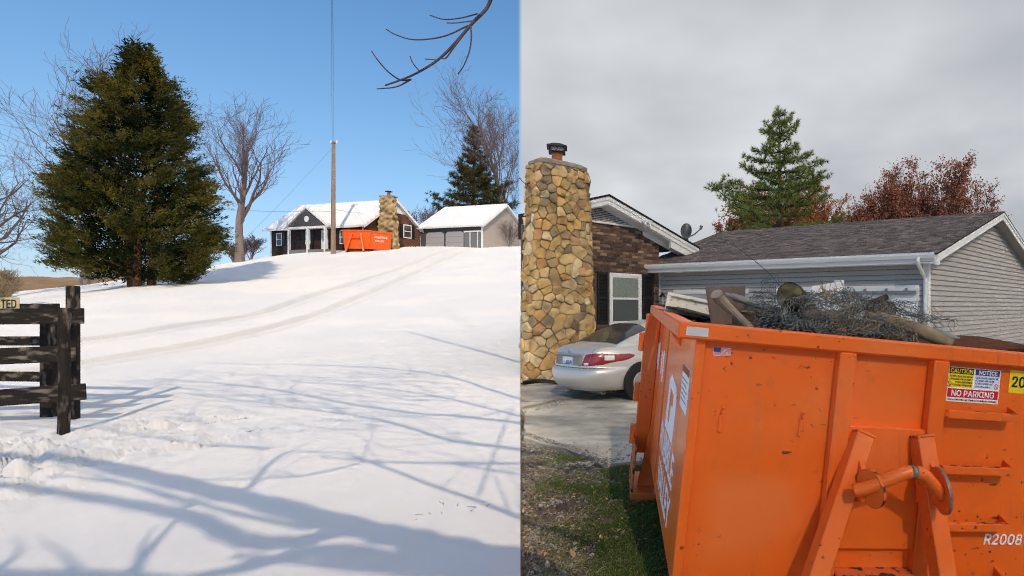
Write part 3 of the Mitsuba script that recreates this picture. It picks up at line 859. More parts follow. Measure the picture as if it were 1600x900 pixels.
# ------------------------------------------------------------------ snowy ranch house, far up the hill
A_, B_ = np.array([.965, -.26, 0]), np.array([.26, .965, 0])


def ranch():
    k = 'ranch_house'
    F = Fr((-34.84, 52.0, 0), A_, B_)
    z0, ze, zr = 6.3, 9.45, 12.0       # foot, eave, ridge
    L, D = 11.6, 6.25
    put(k + '__wall', M().box(F, -L, 0, 0, .2, z0, ze - .05), 'far_brick')
    gw = prism([(0, z0), (D, z0), (D, ze), (D / 2, zr - .15), (0, ze)], Fr(F.o, B_, -A_), 0, .2)
    put(k + '__gable_wall', gw, 'warm_brick')
    put(k + '__rear_wall', M().box(F, -L, -.2, D - .2, D, z0, ze - .05), 'far_brick')
    put(k + '__end_wall', prism([(0.2, z0), (D - .2, z0), (D - .2, ze), (D / 2, zr - .15), (0.2, ze)], Fr(F.p(-L, 0, 0), B_, -A_), -.2, 0), 'far_brick')

    def slope(name, s0, s1, q0, z0_, q1, z1_, th, mtl):
        a, b = np.array([q0, z0_]), np.array([q1, z1_])
        poly = [(q0, z0_), (q1, z1_), (q1, z1_ + th), (q0, z0_ + th)]
        put(name, prism(poly, Fr(F.p(s0, 0, 0), B_, A_ * (s1 - s0)), 0, 1), mtl)
    ov = .45
    dz = (zr - ze) / (D / 2) * ov
    slope(k + '__roof', -L - .4, .4, -ov, ze - dz, D / 2, zr, .12, 'white_paint')
    slope(k + '__roof', -L - .4, .4, D + ov, ze - dz, D / 2 + .002, zr, .12, 'white_paint')
    for q0, q1 in ((-ov - .03, D / 2 + .02), (D + ov + .03, D / 2 - .02)):
        zz0 = ze - dz + .125
        slope(k + '__roof_snow', -L - .38, .38, q0, zz0, q1, zr + .125, .09, 'roof_snow_mat')
    put(k + '__gutter', M().box(F, -L - .4, -.25, -ov - .10, -ov - .005, ze - dz - .05, ze - dz + .14), 'white_paint')
    # porch with its gable
    p0, p1, q = -7.9, -3.3, -1.15
    pm = (p0 + p1) / 2
    put(k + '__porch_gable', prism([(p0, ze - .25), (p1, ze - .25), (pm, ze + 1.42)], F, q + .05, q + .15), 'dark_siding')
    for s in (1, -1):
        e = p0 if s == -1 else p1
        fr = Fr(F.o, A_, B_)
        pr = [(e + s * .35, ze - .40), (pm, ze + 1.45), (pm, ze + 1.62), (e + s * .35, ze - .20)]
        put(k + '__porch_rake', prism(pr, F, q - .10, q + .05), 'white_paint')
        pr = [(e + s * .33, ze - .195), (pm, ze + 1.625), (pm, ze + 1.78), (e + s * .33, ze - .06)]
        put(k + '__porch_snow', prism(pr, F, q - .06, 1.6), 'roof_snow_mat')
        pr = [(e + s * .30, ze - .33), (pm, ze + 1.45), (pm, ze + 1.60), (e + s * .30, ze - .20)]
        put(k + '__porch_roof', prism(pr, F, q + .152, 1.55), 'white_paint')
    put(k + '__porch_beam', M().box(F, p0, p1, q, q + .16, ze - .45, ze - .252), 'white_paint')
    put(k + '__porch_vent', M().add(tube([F.p(pm, q + .06, ze + .45), F.p(pm, q + .01, ze + .45)], .28, 14)), 'white_paint')
    for x in (p0 + .1, pm + .1, p1 - .1):
        put(k + '__porch_post', M().box(F, x - .09, x + .09, q - .01, q + .17, z0, ze - .452), 'white_paint')
    put(k + '__porch_floor', M().box(F, p0, p1, q, -.005, z0, z0 + .75), 'mid_grey_metal')

    def window(x0, x1, za, zb, shut=True):
        w = k + '__window'
        w = put(w, M().box(F, x0, x1, -.05, .0, za, zb), 'white_paint')
        mz = (za + zb) / 2
        for a, b in ((za + .09, mz - .03), (mz + .03, zb - .09)):
            put(w + '__pane', M().box(F, x0 + .09, x1 - .09, -.056, -.052, a, b), 'window_glass')
        if shut:
            for a, b in ((x0 - .42, x0 - .03), (x1 + .03, x1 + .42)):
                put(k + '__shutter', M().box(F, a, b, -.055, -.004, za, zb), 'black_plastic')
    window(-10.9, -10.15, z0 + 1.35, ze - .55)
    window(-7.2, -6.55, z0 + 1.4, ze - .45)
    window(-2.95, -2.3, z0 + 1.3, ze - .55)
    d = put(k + '__door', M().box(F, -5.2, -4.4, -.05, 0, z0 + .75, ze - .45), 'white_paint')
    put(d + '__pane', M().box(F, -5.02, -4.58, -.056, -.052, z0 + 1.6, ze - .7), 'window_glass')
    for i in (0, 1):
        put(k + '__downspout', M().box(F, (-L + .02, -.25)[i], (-L + .12, -.15)[i], -.09, -.01, z0, ze - .2), 'white_paint')
    # gable end: vent, rake boards, window
    G = Fr(F.p(.005, 0, 0), B_, -A_)
    put(k + '__gable_vent', prism([(D / 2 - 1.5, zr - 1.1), (D / 2 + 1.5, zr - 1.1), (D / 2, zr - .2)], G, -.06, -.008), 'white_paint')
    for s in (1, -1):
        e = D / 2 + s * (D / 2 + ov)
        put(k + '__rake_board', prism([(e, ze - dz - .12), (D / 2, zr - .10), (D / 2, zr + .12), (e, ze - dz + .12)], G, -.43, -.397), 'white_paint')
    w = put(k + '__window', M().box(G, 4.15, 5.15, -.05, -.001, 7.6 + 1.0, 7.6 + 2.35), 'white_paint')
    for a, b in ((7.6 + 1.1, 7.6 + 1.64), (7.6 + 1.72, 7.6 + 2.25)):
        put(w + '__pane', M().box(G, 4.25, 5.05, -.056, -.052, a, b), 'window_glass')
    for a in (3.78, 5.18):
        put(k + '__shutter', M().box(G, a, a + .34, -.05, -.003, 7.6 + 1.0, 7.6 + 2.35), 'black_plastic')
    # chimney of stone on the gable end
    c = np.array([-33.55, 53.35])
    V, Fc = [], []
    nu, nv = 60, 80
    for j in range(nv):
        z = 6.6 + (12.15 - 6.6) * j / (nv - 1)
        w = np.interp(z, [6.6, 8, 10.5, 12.15], [.92, .86, .74, .66])
        for i in range(nu):
            t = 2 * np.pi * i / nu
            ex = np.sign(math.cos(t)) * abs(math.cos(t)) ** .5
            ey = np.sign(math.sin(t)) * abs(math.sin(t)) ** .5
            V.append([c[0] + w * ex, c[1] + .55 * w * ey, z])
    V = np.array(V)
    cells = meshkit.noise(V * 4.2, 3)
    V[:, :2] += ((cells - .5) * .22)[:, None] * (V[:, :2] - c) / np.linalg.norm(V[:, :2] - c, axis=1, keepdims=True)
    i, j = np.meshgrid(np.arange(nv - 1), np.arange(nu), indexing='ij')
    a = i * nu + j
    b = i * nu + (j + 1) % nu
    f = np.vstack([np.stack([a, b, b + nu], -1).reshape(-1, 3), np.stack([a, b + nu, a + nu], -1).reshape(-1, 3)])
    kk = np.clip(meshkit.noise(V * 4.3 + 9, 5), 0, 1)[:, None]
    col = np.array([.20, .13, .07]) * (1 - kk) + np.array([.62, .47, .25]) * kk
    ch = put(k + '__chimney', (V, f), 'vcol_rough', True, col * np.clip(-.1 + 2.0 * cells[:, None], .25, 1.3))
    put(ch + '__cap', M().box(Fr((c[0], c[1], 0), (1, 0, 0), (0, 1, 0)), -.68, .68, -.38, .38, 12.1, 12.22, .03), 'cap_stone')
    put(ch + '__flue', M().tube([(c[0] + .05, c[1], 12.2), (c[0] + .05, c[1], 12.55)], .13, 8), 'flue_clay')
    put(ch + '__flue_cap', M().box(WORLD, c[0] - .18, c[0] + .28, c[1] - .2, c[1] + .2, 12.59, 12.68), 'black_plastic')
    tag(k, 'low dark brick ranch house with white porch and snowy roof on the hill', 'house')
    # the garage
    k = 'snowy_garage'
    G0 = F.p(.02, D + .02, 0)
    Q = Fr(G0, A_, B_)
    W, DD, z0, ze, zr = 7.55, 6.6, 7.0, 9.98, 12.35
    put(k + '__front_wall', M().box(Q, 0, W, 0, .15, z0, ze), 'dark_siding')
    put(k + '__gable_wall', prism([(.15, z0), (DD, z0), (DD, ze), (DD / 2, zr - .1), (.15, ze)], Fr(Q.p(W, 0, 0), B_, -A_), 0, .15), 'beige_siding')
    for i, (x0, x1) in enumerate(((.75, 2.95), (3.2, 5.35))):
        d = put(k + '__door', prism([(x0, z0), (x1, z0), (x1, z0 + 2.1), (x1 - .25, z0 + 2.35), (x0 + .25, z0 + 2.35), (x0, z0 + 2.1)], Q, -.05, -.005), 'grey_door')
        for zz in (.62, 1.2, 1.78):
            put(d + '__groove', M().box(Q, x0 + .05, x1 - .05, -.056, -.052, z0 + zz, z0 + zz + .03), 'mid_grey_metal')
    put(k + '__side_door', M().box(Q, 5.45, 6.1, -.05, -.005, z0, z0 + 2.15), 'mid_grey_metal')
    put(k + '__screen_door', M().box(Q, 6.2, W - .12, -.05, -.005, z0, z0 + 2.15), 'mid_grey_metal')
    put(k + '__door_trim', M().box(Q, 5.4, W - .1, -.07, -.01, z0 + 2.2, z0 + 2.35), 'white_paint')
    for x in (6.10, 7.0):
        put(k + '__door_post', M().box(Q, x, x + .09, -.07, -.01, z0, z0 + 2.2), 'white_paint')
    put(k + '__corner_trim', M().box(Q, W - .1, W + .03, -.06, .1, z0, ze), 'white_paint')
    ov = .4
    dz = (zr - ze) / (DD / 2) * ov
    for s in (0, 1):
        e = -ov if s == 0 else DD + ov
        a0 = Fr(Q.p(-.1, 0, 0), B_, A_ * (W + .5))
        put(k + '__roof', prism([(e, ze - dz), (DD / 2, zr), (DD / 2, zr + .12), (e, ze - dz + .12)], a0, 0, 1), 'white_paint')
        put(k + '__roof_snow', prism([(e - (.03 if s == 0 else -.03), ze - dz + .125), (DD / 2, zr + .125), (DD / 2, zr + .22), (e, ze - dz + .22)], a0, .005, .985), 'roof_snow_mat')
        put(k + '__rake_board', prism([(e, ze - dz - .1), (DD / 2, zr - .08), (DD / 2, zr + .12), (e, ze - dz + .12)], Fr(Q.p(W + .40, 0, 0), B_, A_), .001, .03), 'white_paint')
    put(k + '__gutter', M().box(Q, -.1, W + .38, -ov - .1, -ov - .005, ze - dz - .02, ze - dz + .13), 'white_paint')
    tag(k, 'grey garage with pale end wall and snow on its roof on the hill', 'garage')
    # leafless bush against the pale end wall
    b = Q.p(W + .8, 3.2, 0)
    bare_tree('bare_bush', 'leafless bush in front of the pale end wall of the snowy garage', (b[0], b[1], 7.5), 3.1, .04, 91, maxlvl=3, kids=(7, 5, 4), stems=3, keep=seam_keep, minr=.010)


ranch()


# far dumpster by the house
def far_dumpster():
    k = 'roll_off_container_001'
    F = Fr((-35.75, 50.6, 6.72), (.93, .10, 0), (-.10, .93, 0), (0, 0, .93))
    wl = 2.2
    pr = prism([(0, .25), (wl, .25), (wl + .22, 2.0), (-.22, 2.0)], F, 0, .08)
    put(k + '__front_panel', pr, 'bright_orange')
    for x0, d in ((.3, .42), (wl - .3, -.42)):
        v, f = tube([F.p(x0, -.35, 0), F.p(x0 + d, -.06, 1.75)], .09, 6)
        put(k + '__strut', (v, f), 'bright_orange')
    put(k + '__crossbar', M().add(tube([F.p(.62, -.14, 1.3), F.p(wl - .62, -.14, 1.3)], .05, 8)), 'bright_orange')
    S = Fr(F.p(wl, 0, 0), (.52, .72, 0), (-.6, .5, 0), (0, 0, .93))
    put(k + '__side_panel', prism([(0, .25), (2.0, .25), (2.1, 1.9), (.15, 1.98)], S, 0, .08), 'bright_orange')
    for x in (.2, .85, 1.5, 1.9):
        put(k + '__rib', M().box(S, x, x + .1, -.06, -.002, .25, 1.9), 'bright_orange')
    put(k + '__rim', M().box(S, .1, 2.15, -.08, .1, 1.90, 2.03), 'bright_orange')
    put(k + '__rim', M().box(F, -.24, wl + .24, -.06, .1, 1.95, 2.08), 'bright_orange')
    put(k + '__base', M().box(F, 0, wl, .1, 2.2, 0, .25), 'rust')
    put(k + '__lettering', M().add(text_on(S, 'RUBBLE', .20, .5, 1.35, -.068, 1.2)), 'white_paint')
    put(k + '__lettering', M().add(text_on(S, 'VALLEY', .17, .5, 1.0, -.068, .9)), 'white_paint')
    put(k + '__fill', M().box(F, .2, wl, .1, 1.9, 1.6, 1.92, .1), 'grey_board')
    tag(k, 'small orange open container beside the stone chimney on the snowy hill', 'dumpster')


mat('bright_orange', (.80, .12, .012), .4, .4)
far_dumpster()

# ================================================================== the second property: driveway, container, brick house
def ground_z(x, y):
    q = np.stack([np.asarray(x, float), np.asarray(y, float), np.zeros(np.shape(x))], -1)
    z = .10 * (meshkit.fbm(q * [.9, .9, 0], 3, 15) - .5) + .055 * (meshkit.fbm(q * [4.5, 4.5, 0], 4, 17) - .5)
    # level under the slabs
    edge = np.interp(x, [-3.6, -2.93, -2.18, -1.49, -1.15, 0, 3, 8], [7.9, 7.48, 6.84, 6.25, 6.30, 6.4, 6.6, 6.5])
    k = np.clip((np.asarray(y) - edge) / .35 + .5, 0, 1)
    return z * (1 - k) - .055 * k - .01


ys = np.concatenate([np.linspace(-40, 2.5, 14)[:-1], np.geomspace(2.5, 9, 300)[:-1], np.linspace(9, 25, 40)])
ss = np.concatenate([np.linspace(0, .5, 330)[:-1], np.linspace(.5, 3.4, 60)])
Y, S = np.meshgrid(ys, ss, indexing='ij')
X = -.3941 * Y + S * (np.abs(Y) + 1.2)
put('ground', grid_mesh(X, Y, ground_z(X, Y)), 'dirt', True)
tag('ground', 'bare trampled soil between gravel and driveway', kind='structure')


def slab(name, poly, z0=-.16, z1=.012):
    p = Polygon(poly)
    p = p.segmentize(.25) if hasattr(p, 'segmentize') else p
    c = np.array(p.exterior.coords)[:-1]
    w = (meshkit.noise(np.c_[c * 2.3, c[:, 0] * 0], 3) - .5) * .10
    c = c + np.c_[w, w[::-1]]
    c[:, 0] = np.maximum(c[:, 0], -.3938 * c[:, 1])
    v, f = prism(c, Fr((0, 0, 0), (1, 0, 0), (0, 0, 1), (0, 1, 0)), z0, z1)
    return put(name, (v, f[:, ::-1]), 'concrete')


slab('driveway__slab', [(-2.90, 7.45), (-2.55, 7.10), (-2.18, 6.86), (-1.49, 6.26), (-1.15, 6.32), (.5, 6.5), (3, 6.6), (8, 6.5), (9, 8), (5.5, 12.3), (4.9, 12.4), (-2.0, 12.0), (-2.55, 11.35), (-3.42, 10.38), (-3.72, 9.50)])
slab('driveway__slab', [(-3.79, 9.60), (-3.46, 10.44), (-2.60, 11.42), (-2.05, 12.06), (4.85, 12.45), (-2.2, 16.1), (-3.6, 14.6), (-5.9, 15.0), (-4.9, 12.45)], z1=.034)
tag('driveway', 'stained old concrete driveway with a crack between two slabs', kind='structure')

# gravel, soil lumps, leaves, grass
R = rs(31)
ico = hull(np.array([[x, y, z] for x, y, z in [(0, 1, 1.618), (0, 1, -1.618), (0, -1, 1.618), (0, -1, -1.618), (1, 1.618, 0), (1, -1.618, 0), (-1, 1.618, 0), (-1, -1.618, 0), (1.618, 0, 1), (1.618, 0, -1), (-1.618, 0, 1), (-1.618, 0, -1)]]) / 1.902)


def pebbles(n, xs, yr, size, dens, cols, seed, flat=.6):
    R = rs(seed)
    y = R.uniform(*yr, n)
    x = -.3941 * y + .02 + R.uniform(0, 1, n) * xs
    keep = dens(x, y) > R.uniform(0, 1, n)
    x, y = x[keep], y[keep]
    m = len(x)
    s = size[0] + (size[1] - size[0]) * R.uniform(0, 1, m) ** 2.5
    V = ico[0][None] * (1 + R.normal(0, .20, (m, 12, 1))) * s[:, None, None] * np.array([1, 1, 1.]) * np.stack([R.uniform(.7, 1.3, m), R.uniform(.7, 1.3, m), R.uniform(.4, .8, m)], 1)[:, None]
    V = V + np.stack([x, y, np.maximum(ground_z(x, y), np.where((ground_z(x, y) < -.05), .012, -9)) + s * .18], 1)[:, None]
    F = ico[1][None] + (np.arange(m) * 12)[:, None, None]
    k = R.uniform(0, 1, (m, 1))
    c = np.array(cols[0]) * (1 - k) + np.array(cols[1]) * k
    return (V.reshape(-1, 3), F.reshape(-1, 3)), np.repeat(c, 12, 0)


def dens_gravel(x, y):
    t = x + .3941 * y
    edge = np.interp(x, [-3.6, -2.93, -2.18, -1.49], [8.3, 7.6, 6.95, 6.3])
    strip = np.exp(-np.clip((edge - .28 - y) / .42, -6, 6) ** 2) * (x < -1.35) * (y < edge + .12)
    near = np.exp(-((t - .12) / .30) ** 2) * smooth01(.42, .62, meshkit.fbm(np.stack([x * 1.2, y * 1.6, x * 0], -1), 3, 44))
    upper = np.exp(-((y - 10.2 + (x + 3.7) * .2) / .45) ** 2) * np.exp(-((t - .1) / .5) ** 2) * .8
    on = y > edge + .1
    return np.clip(strip * 1.1 + (near * .45 + .03) * ~on + upper * .35, 0, 1)


def smooth01(a, b, x):
    t = np.clip((x - a) / (b - a), 0, 1)
    return t * t * (3 - 2 * t)


mesh, col = pebbles(60000, 2.4, (3.6, 10.8), (.005, .019), dens_gravel, ((.12, .11, .10), (.42, .40, .37)), 32)
put('gravel', mesh, 'vcol', False, col)
tag('gravel', 'pale grey gravel along the edge of the driveway', 'gravel', kind='stuff')
mesh, col = pebbles(16000, 2.2, (3.4, 7.2), (.004, .017), lambda x, y: np.clip(.35 + .6 * meshkit.noise(np.stack([x * 2, y * 2, x * 0], -1), 4), 0, 1) * (ground_z(x, y) > -.05), ((.03, .024, .018), (.16, .125, .095)), 33)
put('soil_lumps', mesh, 'vcol_rough', False, col)
tag('soil_lumps', 'dark crumbly clods of soil on the bare ground', 'soil', kind='stuff')


def dens_grass(x, y):
    t = x + .3941 * y
    g = smooth01(.22, .75, t / (.165 * y) + .9 * (meshkit.fbm(np.stack([x * 2.0, y * 2.0, x * 0], -1), 3, 51) - .5))
    bare = smooth01(.56, .70, meshkit.fbm(np.stack([x * 2.6 + 5, y * 2.6, x * 0], -1), 3, 52))
    return np.clip(g * (1 - .8 * bare), 0, 1)


n = 120000
R = rs(34)
y = R.uniform(3.3, 6.75, n)
x = -.3941 * y + R.uniform(.1, 2.9, n)
keep = (dens_grass(x, y) > R.uniform(0, 1, n)) & (ground_z(x, y) > -.045)
x, y = x[keep], y[keep]
m = len(x)
base = np.stack([x, y, ground_z(x, y) - .005], 1)
hgt = R.uniform(.018, .062, (m, 1)) * (.6 + .8 * meshkit.noise(base * [3, 3, 0], 8)[:, None])
th = R.uniform(0, 6.28, m)
wv = np.stack([np.cos(th), np.sin(th), 0 * th], 1) * R.uniform(.0016, .0034, (m, 1))
ln = R.normal(0, .75, (m, 3)) * [1, 1, 0]
mid = base + [0, 0, 1] * hgt * .6 + ln * hgt * .3
tip = base + [0, 0, 1] * hgt * .85 + ln * hgt
v = np.stack([base - wv, base + wv, mid + wv * .8, mid - wv * .8, tip], 1).reshape(-1, 3)
i5 = np.arange(m)[:, None, None] * 5
f = (np.array([[0, 1, 2], [0, 2, 3], [3, 2, 4]])[None] + i5).reshape(-1, 3)
k = np.clip(R.normal(.45, .25, (m, 1)) + .5 * (meshkit.noise(base * [1.6, 1.6, 0], 9)[:, None] - .5), 0, 1)
col = np.array([.070, .125, .028]) * (1 - k) + np.array([.22, .30, .075]) * k
dry = R.uniform(0, 1, (m, 1)) < .14
col = np.where(dry, np.array([.30, .24, .12]) * R.uniform(.6, 1.1, (m, 1)), col)
put('grass', (v, f), 'leaf', False, np.repeat(col, 5, 0))
tag('grass', 'short patchy green grass beside the orange container', 'grass', kind='stuff')
# straw and fallen leaves
R = rs(35)
n = 900
y = 3.4 + 3.7 * R.uniform(0, 1, n)
x = -.3941 * y + .02 + R.uniform(0, 2.0, n)
m = M()
for i in range(n):
    z = max(ground_z(x[i], y[i]), .012 if ground_z(x[i], y[i]) < -.05 else -9) + R.uniform(.006, .03)
    s = R.uniform(.008, .022) if R.uniform() < .96 else R.uniform(.025, .040)
    a = R.uniform(0, 6.28)
    e = np.array([math.cos(a), math.sin(a), R.normal(0, .3)])
    g = np.array([-math.sin(a), math.cos(a), R.normal(0, .3)])
    o = np.array([x[i], y[i], z])
    c = [(.36, .25, .13), (.52, .42, .27), (.20, .115, .06), (.60, .52, .36), (.45, .30, .04), (.42, .17, .06)][R.choice(6, p=[.33, .2, .22, .12, .06, .07])]
    q = np.array([o - e * s, o - e * s * .3 + g * s * .5 + [0, 0, .006], o + e * s * .4 + g * s * .42, o + e * s * 1.1 + [0, 0, .004], o + e * s * .4 - g * s * .42, o - e * s * .3 - g * s * .5 + [0, 0, .006]])
    m.add((q, np.array([[0, 1, 5], [1, 2, 5], [2, 4, 5], [2, 3, 4]])), c)
put('fallen_leaves', m, 'vcol')
tag('fallen_leaves', 'dry brown and yellow leaves scattered over soil and grass', 'leaves', kind='stuff')
R = rs(36)
m = M()
for i in range(2600):
    y0 = R.uniform(3.5, 7.0)
    x0 = -.3941 * y0 + .03 + abs(R.normal(0, .55))
    if ground_z(x0, y0) < -.045:
        continue
    a, L = R.uniform(0, 6.28), R.uniform(.03, .11)
    d = np.array([math.cos(a), math.sin(a), R.normal(0, .12)]) * L
    o = np.array([x0, y0, ground_z(x0, y0) + .010])
    w = np.array([-math.sin(a), math.cos(a), .3]) * .0022
    m.add((np.array([o - w, o + w, o + d * .5 + w + [0, 0, .01], o + d * .5 - w + [0, 0, .01], o + d]), np.array([[0, 1, 2], [0, 2, 3], [3, 2, 4]])), np.array([.40, .32, .20]) * R.uniform(.5, 1.2))
put('straw', m, 'vcol')
tag('straw', 'dry straw strewn over the bare soil', 'straw', kind='stuff')

# ------------------------------------------------------------------ brick house with stone chimney
AR, BR = np.array([.8835, -.4684, 0]), np.array([.6436, .7654, 0])
CIN = np.array([-2.39, 16.17, 0])
BN = np.array([-.7654, .6436, 0])      # into the house
GW = Fr(CIN, BR, BN)


def cut(v, off=.004):
    """keeps a mesh of this property on its own side of the border"""
    v = np.array(v)
    v[:, 0] = np.maximum(v[:, 0], -.3943 * v[:, 1] + off)
    return v


def house():
    k = 'brick_house'
    R = rs(41)
    apex_q, apex_z, eave_z = -2.08, 4.40, 3.42
    sl = (apex_z - 3.33) / (1.15 - apex_q)
    q0 = -4.16
    zq = lambda q: apex_z - sl * abs(q - apex_q)
    wall = prism([(q0, -.1), (.0, -.1), (0, zq(0) - .05), (apex_q, apex_z - .05), (q0, zq(q0) - .05)], GW, .012, .30)
    w = put(k + '__wall', (cut(wall[0], .012), wall[1]), 'dark_mortar')
    holes = [sbox(-2.16, 1.24, -.20, 2.66), sbox(-9, 3.92, -.56, 9)]
    bricks = []
    pal = np.array([[.085, .052, .042], [.13, .080, .060], [.18, .115, .080], [.25, .165, .115], [.062, .045, .043], [.34, .24, .16]])
    r = 0
    z = .02
    while z < 4.2:
        q = -4.1 - (r % 2) * .105 + .01
        while q < -.02:
            q1 = min(q + .198, -.006)
            b = sbox(max(q, -4.1), z, q1, z + .066)
            hit = any(h.intersects(b) for h in holes)
            if hit:
                for h in holes:
                    b = b.difference(h.buffer(.006, join_style=2))
            if not b.is_empty and b.geom_type == 'Polygon' and b.area > .002:
                x0, y0, x1, y1 = b.bounds
                if min(zq(x0), zq(x1)) > y1 + .06 and x1 - x0 > .03 and not (x1 < -2.42 and x0 > -4.0):
                    bricks.append((x0, x1, y0, y1))
            q += .208
        z += .0765
        r += 1
    bricks.sort(key=lambda b: (b[2] < 1.05, b[0] < -3))
    rest = M()
    for i, (x0, x1, z0, z1) in enumerate(bricks):
        p = meshkit.noise(np.array([[x0 * .9, z0 * 2.2, 0]]), 12)[0]
        c = pal[R.choice(6, p=[.24, .25, .19, .13, .13, .06])] * R.uniform(.8, 1.2) * (.75 + .5 * p)
        v, f = boxvf(x0, x1, R.uniform(-.004, .004), .06, z0, z1, .004)
        v = GW.p(v)
        if i < 300:
            put(w + '__brick', (v, f), 'vcol_rough', False, np.broadcast_to(c, v.shape))
        else:
            rest.add((v, f), c)
    s = put(w + '__brickwork', rest, 'vcol_rough')
    labels[s] = {'label': 'the remaining bricks of the wall', 'kind': 'stuff'}
    # window
    wd = put(k + '__window', M().box(GW, -1.74, -.69, -.055, .05, 1.30, 2.62, .008), 'white_vinyl')
    put(wd + '__sill', M().box(GW, -1.79, -.66, -.085, -.056, 1.25, 1.31, .006), 'white_vinyl')
    put(wd + '__casing', M().box(GW, -1.77, -1.702, -.075, -.057, 1.312, 2.64, .004).box(GW, -.773, -.70, -.075, -.057, 1.312, 2.64, .004).box(GW, -1.70, -.775, -.075, -.057, 2.56, 2.64, .004), 'white_vinyl')
    for nm, a, b, y in (('lower_sash', 1.32, 1.98, -.066), ('upper_sash', 1.95, 2.56, -.060)):
        s = put(wd + '__' + nm, M().box(GW, -1.70, -1.666, y, -.056, a, b).box(GW, -.81, -.775, y, -.056, a, b).box(GW, -1.664, -.812, y, -.056, a, a + .04).box(GW, -1.664, -.812, y, -.056, b - .04, b), 'white_vinyl')
        put(wd + '__pane', M().box(GW, -1.665, -.811, -.0585, -.057, a + .041, b - .041), 'blind_glass')
    for i in range(18):
        z = 2.0 + i * .0285
        v, f = boxvf(-1.655, -.82, -.0605, -.0588, z, z + .021)
        put(wd + '__blind_slat', (GW.p(v), f), 'blind')
    for x0, x1 in ((-2.13, -1.79), (-.62, -.24)):
        s = put(k + '__shutter', M().box(GW, x0, x0 + .05, -.045, .0, 1.31, 2.65, .004).box(GW, x1 - .05, x1, -.045, .0, 1.31, 2.65, .004).box(GW, x0 + .051, x1 - .051, -.045, .0, 1.31, 1.38).box(GW, x0 + .051, x1 - .051, -.045, .0, 1.95, 2.01).box(GW, x0 + .051, x1 - .051, -.045, .0, 2.58, 2.65).box(GW, x0 + .052, x1 - .052, -.006, .0, 1.381, 2.579), 'black_plastic')
        for j in range(32):
            z = 1.39 + j * .0372
            if 1.93 < z < 2.0 or z > 2.56:
                continue
            v = GW.p(np.array([[x, y, z + dz] for x in (x0 + .052, x1 - .052) for y, dz in ((-.034, 0), (-.008, .028), (-.034, .007), (-.008, .035))]))
            put(s + '__slat', hull(v), 'black_plastic')
    # louvred vent in the gable
    vent = [(-4.0, 3.96), (-.56, 3.96), (apex_q, zq(apex_q) - .10)]
    ve = put(k + '__vent', M().add(prism([(-3.6, 3.93), (-.62, 3.93), (apex_q, 4.38)], GW, -.015, .011)), 'louvre_grey')
    put(ve + '__frame', M().box(GW, -3.6, -.50, -.055, -.016, 3.905, 3.96, .006), 'white_vinyl')
    for j in range(8):
        z = 3.975 + j * .046
        ext = (4.36 - z) / sl - .06
        if ext < .1:
            continue
        v = GW.p(np.array([[x, y, z + dz] for x in (max(apex_q - ext, -3.6), apex_q + ext) for y, dz in ((-.05, 0), (-.018, .018), (-.05, .007), (-.018, .025))]))
        put(ve + '__slat', hull(v), 'white_vinyl')
    # rakes, soffit, roof
    for s, qe, qa in ((1, 1.18, apex_q), (-1, -4.17, -4.02), (-1, -2.62, apex_q)):
        ze = 4.55 - sl * abs(qe - apex_q)
        za = 4.55 - sl * abs(qa - apex_q)
        pr = prism([(qe, ze - .20), (qa, za - .20), (qa, za - .005), (qe, ze - .005)], GW, -.42, -.395)
        put(k + '__rake_board', (cut(pr[0], .02), pr[1]), 'white_vinyl')
        pr = prism([(qe, ze - .085), (qa, za - .085), (qa, za + .0), (qe, ze + .0)], GW, -.445, -.422)
        put(k + '__rake_trim', (cut(pr[0], .02), pr[1]), 'white_vinyl')
        pr = prism([(qe - s * .02, ze - .22), (qa, za - .22), (qa, za - .205), (qe - s * .02, ze - .205)], GW, -.394, .012)
        put(k + '__soffit', (cut(pr[0], .02), pr[1]), 'white_vinyl')
        pr = prism([(qe + s * .03, ze - .0), (qa, za + .01), (qa, za + .055), (qe + s * .03, ze + .04)], GW, -.47, (1.2 if qe < -4 else .3) if s < 0 else 5.5)
        put(k + '__roof', (cut(pr[0], .03), pr[1]), 'dark_roof')
    pr = prism([(-4.0, 3.35), (-2.1, 3.35), (-2.1, 4.5), (-4.0, 3.95)], GW, .31, .5)
    put(k + '__roof_end', pr, 'dark_roof')
    put(k + '__frieze', prism([(.10, 3.42), (1.1, 3.12), (1.1, 3.3), (.10, 3.62)], GW, -.39, -.30), 'white_vinyl')
    put(k + '__frieze', prism([(-.62, 3.72), (1.05, 3.17), (1.05, 3.29), (-.62, 3.88)], GW, -.05, -.014), 'white_vinyl')
    # stone chimney
    R = rs(43)
    cc, ax, ay = np.array([-4.385, 13.41]), np.array([.6436, .7654]), np.array([-.7654, .6436])
    zt = 5.08

    def ring(ph, z, off=0.):
        hw = np.interp(z, [0, 2.6, 4.0, 4.9, 5.08], [.86, .79, .735, .695, .65]) + off
        hd = np.interp(z, [0, 5.27], [.46, .40]) + off
        c, s = np.cos(ph), np.sin(ph)
        ex = np.sign(c) * np.abs(c) ** .55 * hw
        ey = np.sign(s) * np.abs(s) ** .55 * hd
        p = cc + ex[..., None] * ax + ey[..., None] * ay
        return np.concatenate([p, np.broadcast_to(np.asarray(z, float), ex.shape)[..., None]], -1)
    # arc length at the front
    ph = np.linspace(np.pi * .93, np.pi * 2.12, 400)
    pr = ring(ph, np.full(400, 1.5))
    arc = np.concatenate([[0], np.cumsum(np.linalg.norm(np.diff(pr, axis=0), axis=1))])
    nz = 60
    Zs = np.linspace(-.1, zt, nz)
    P2 = np.linspace(0, 2 * np.pi, 97)
    PH, ZZ = np.meshgrid(P2, Zs)
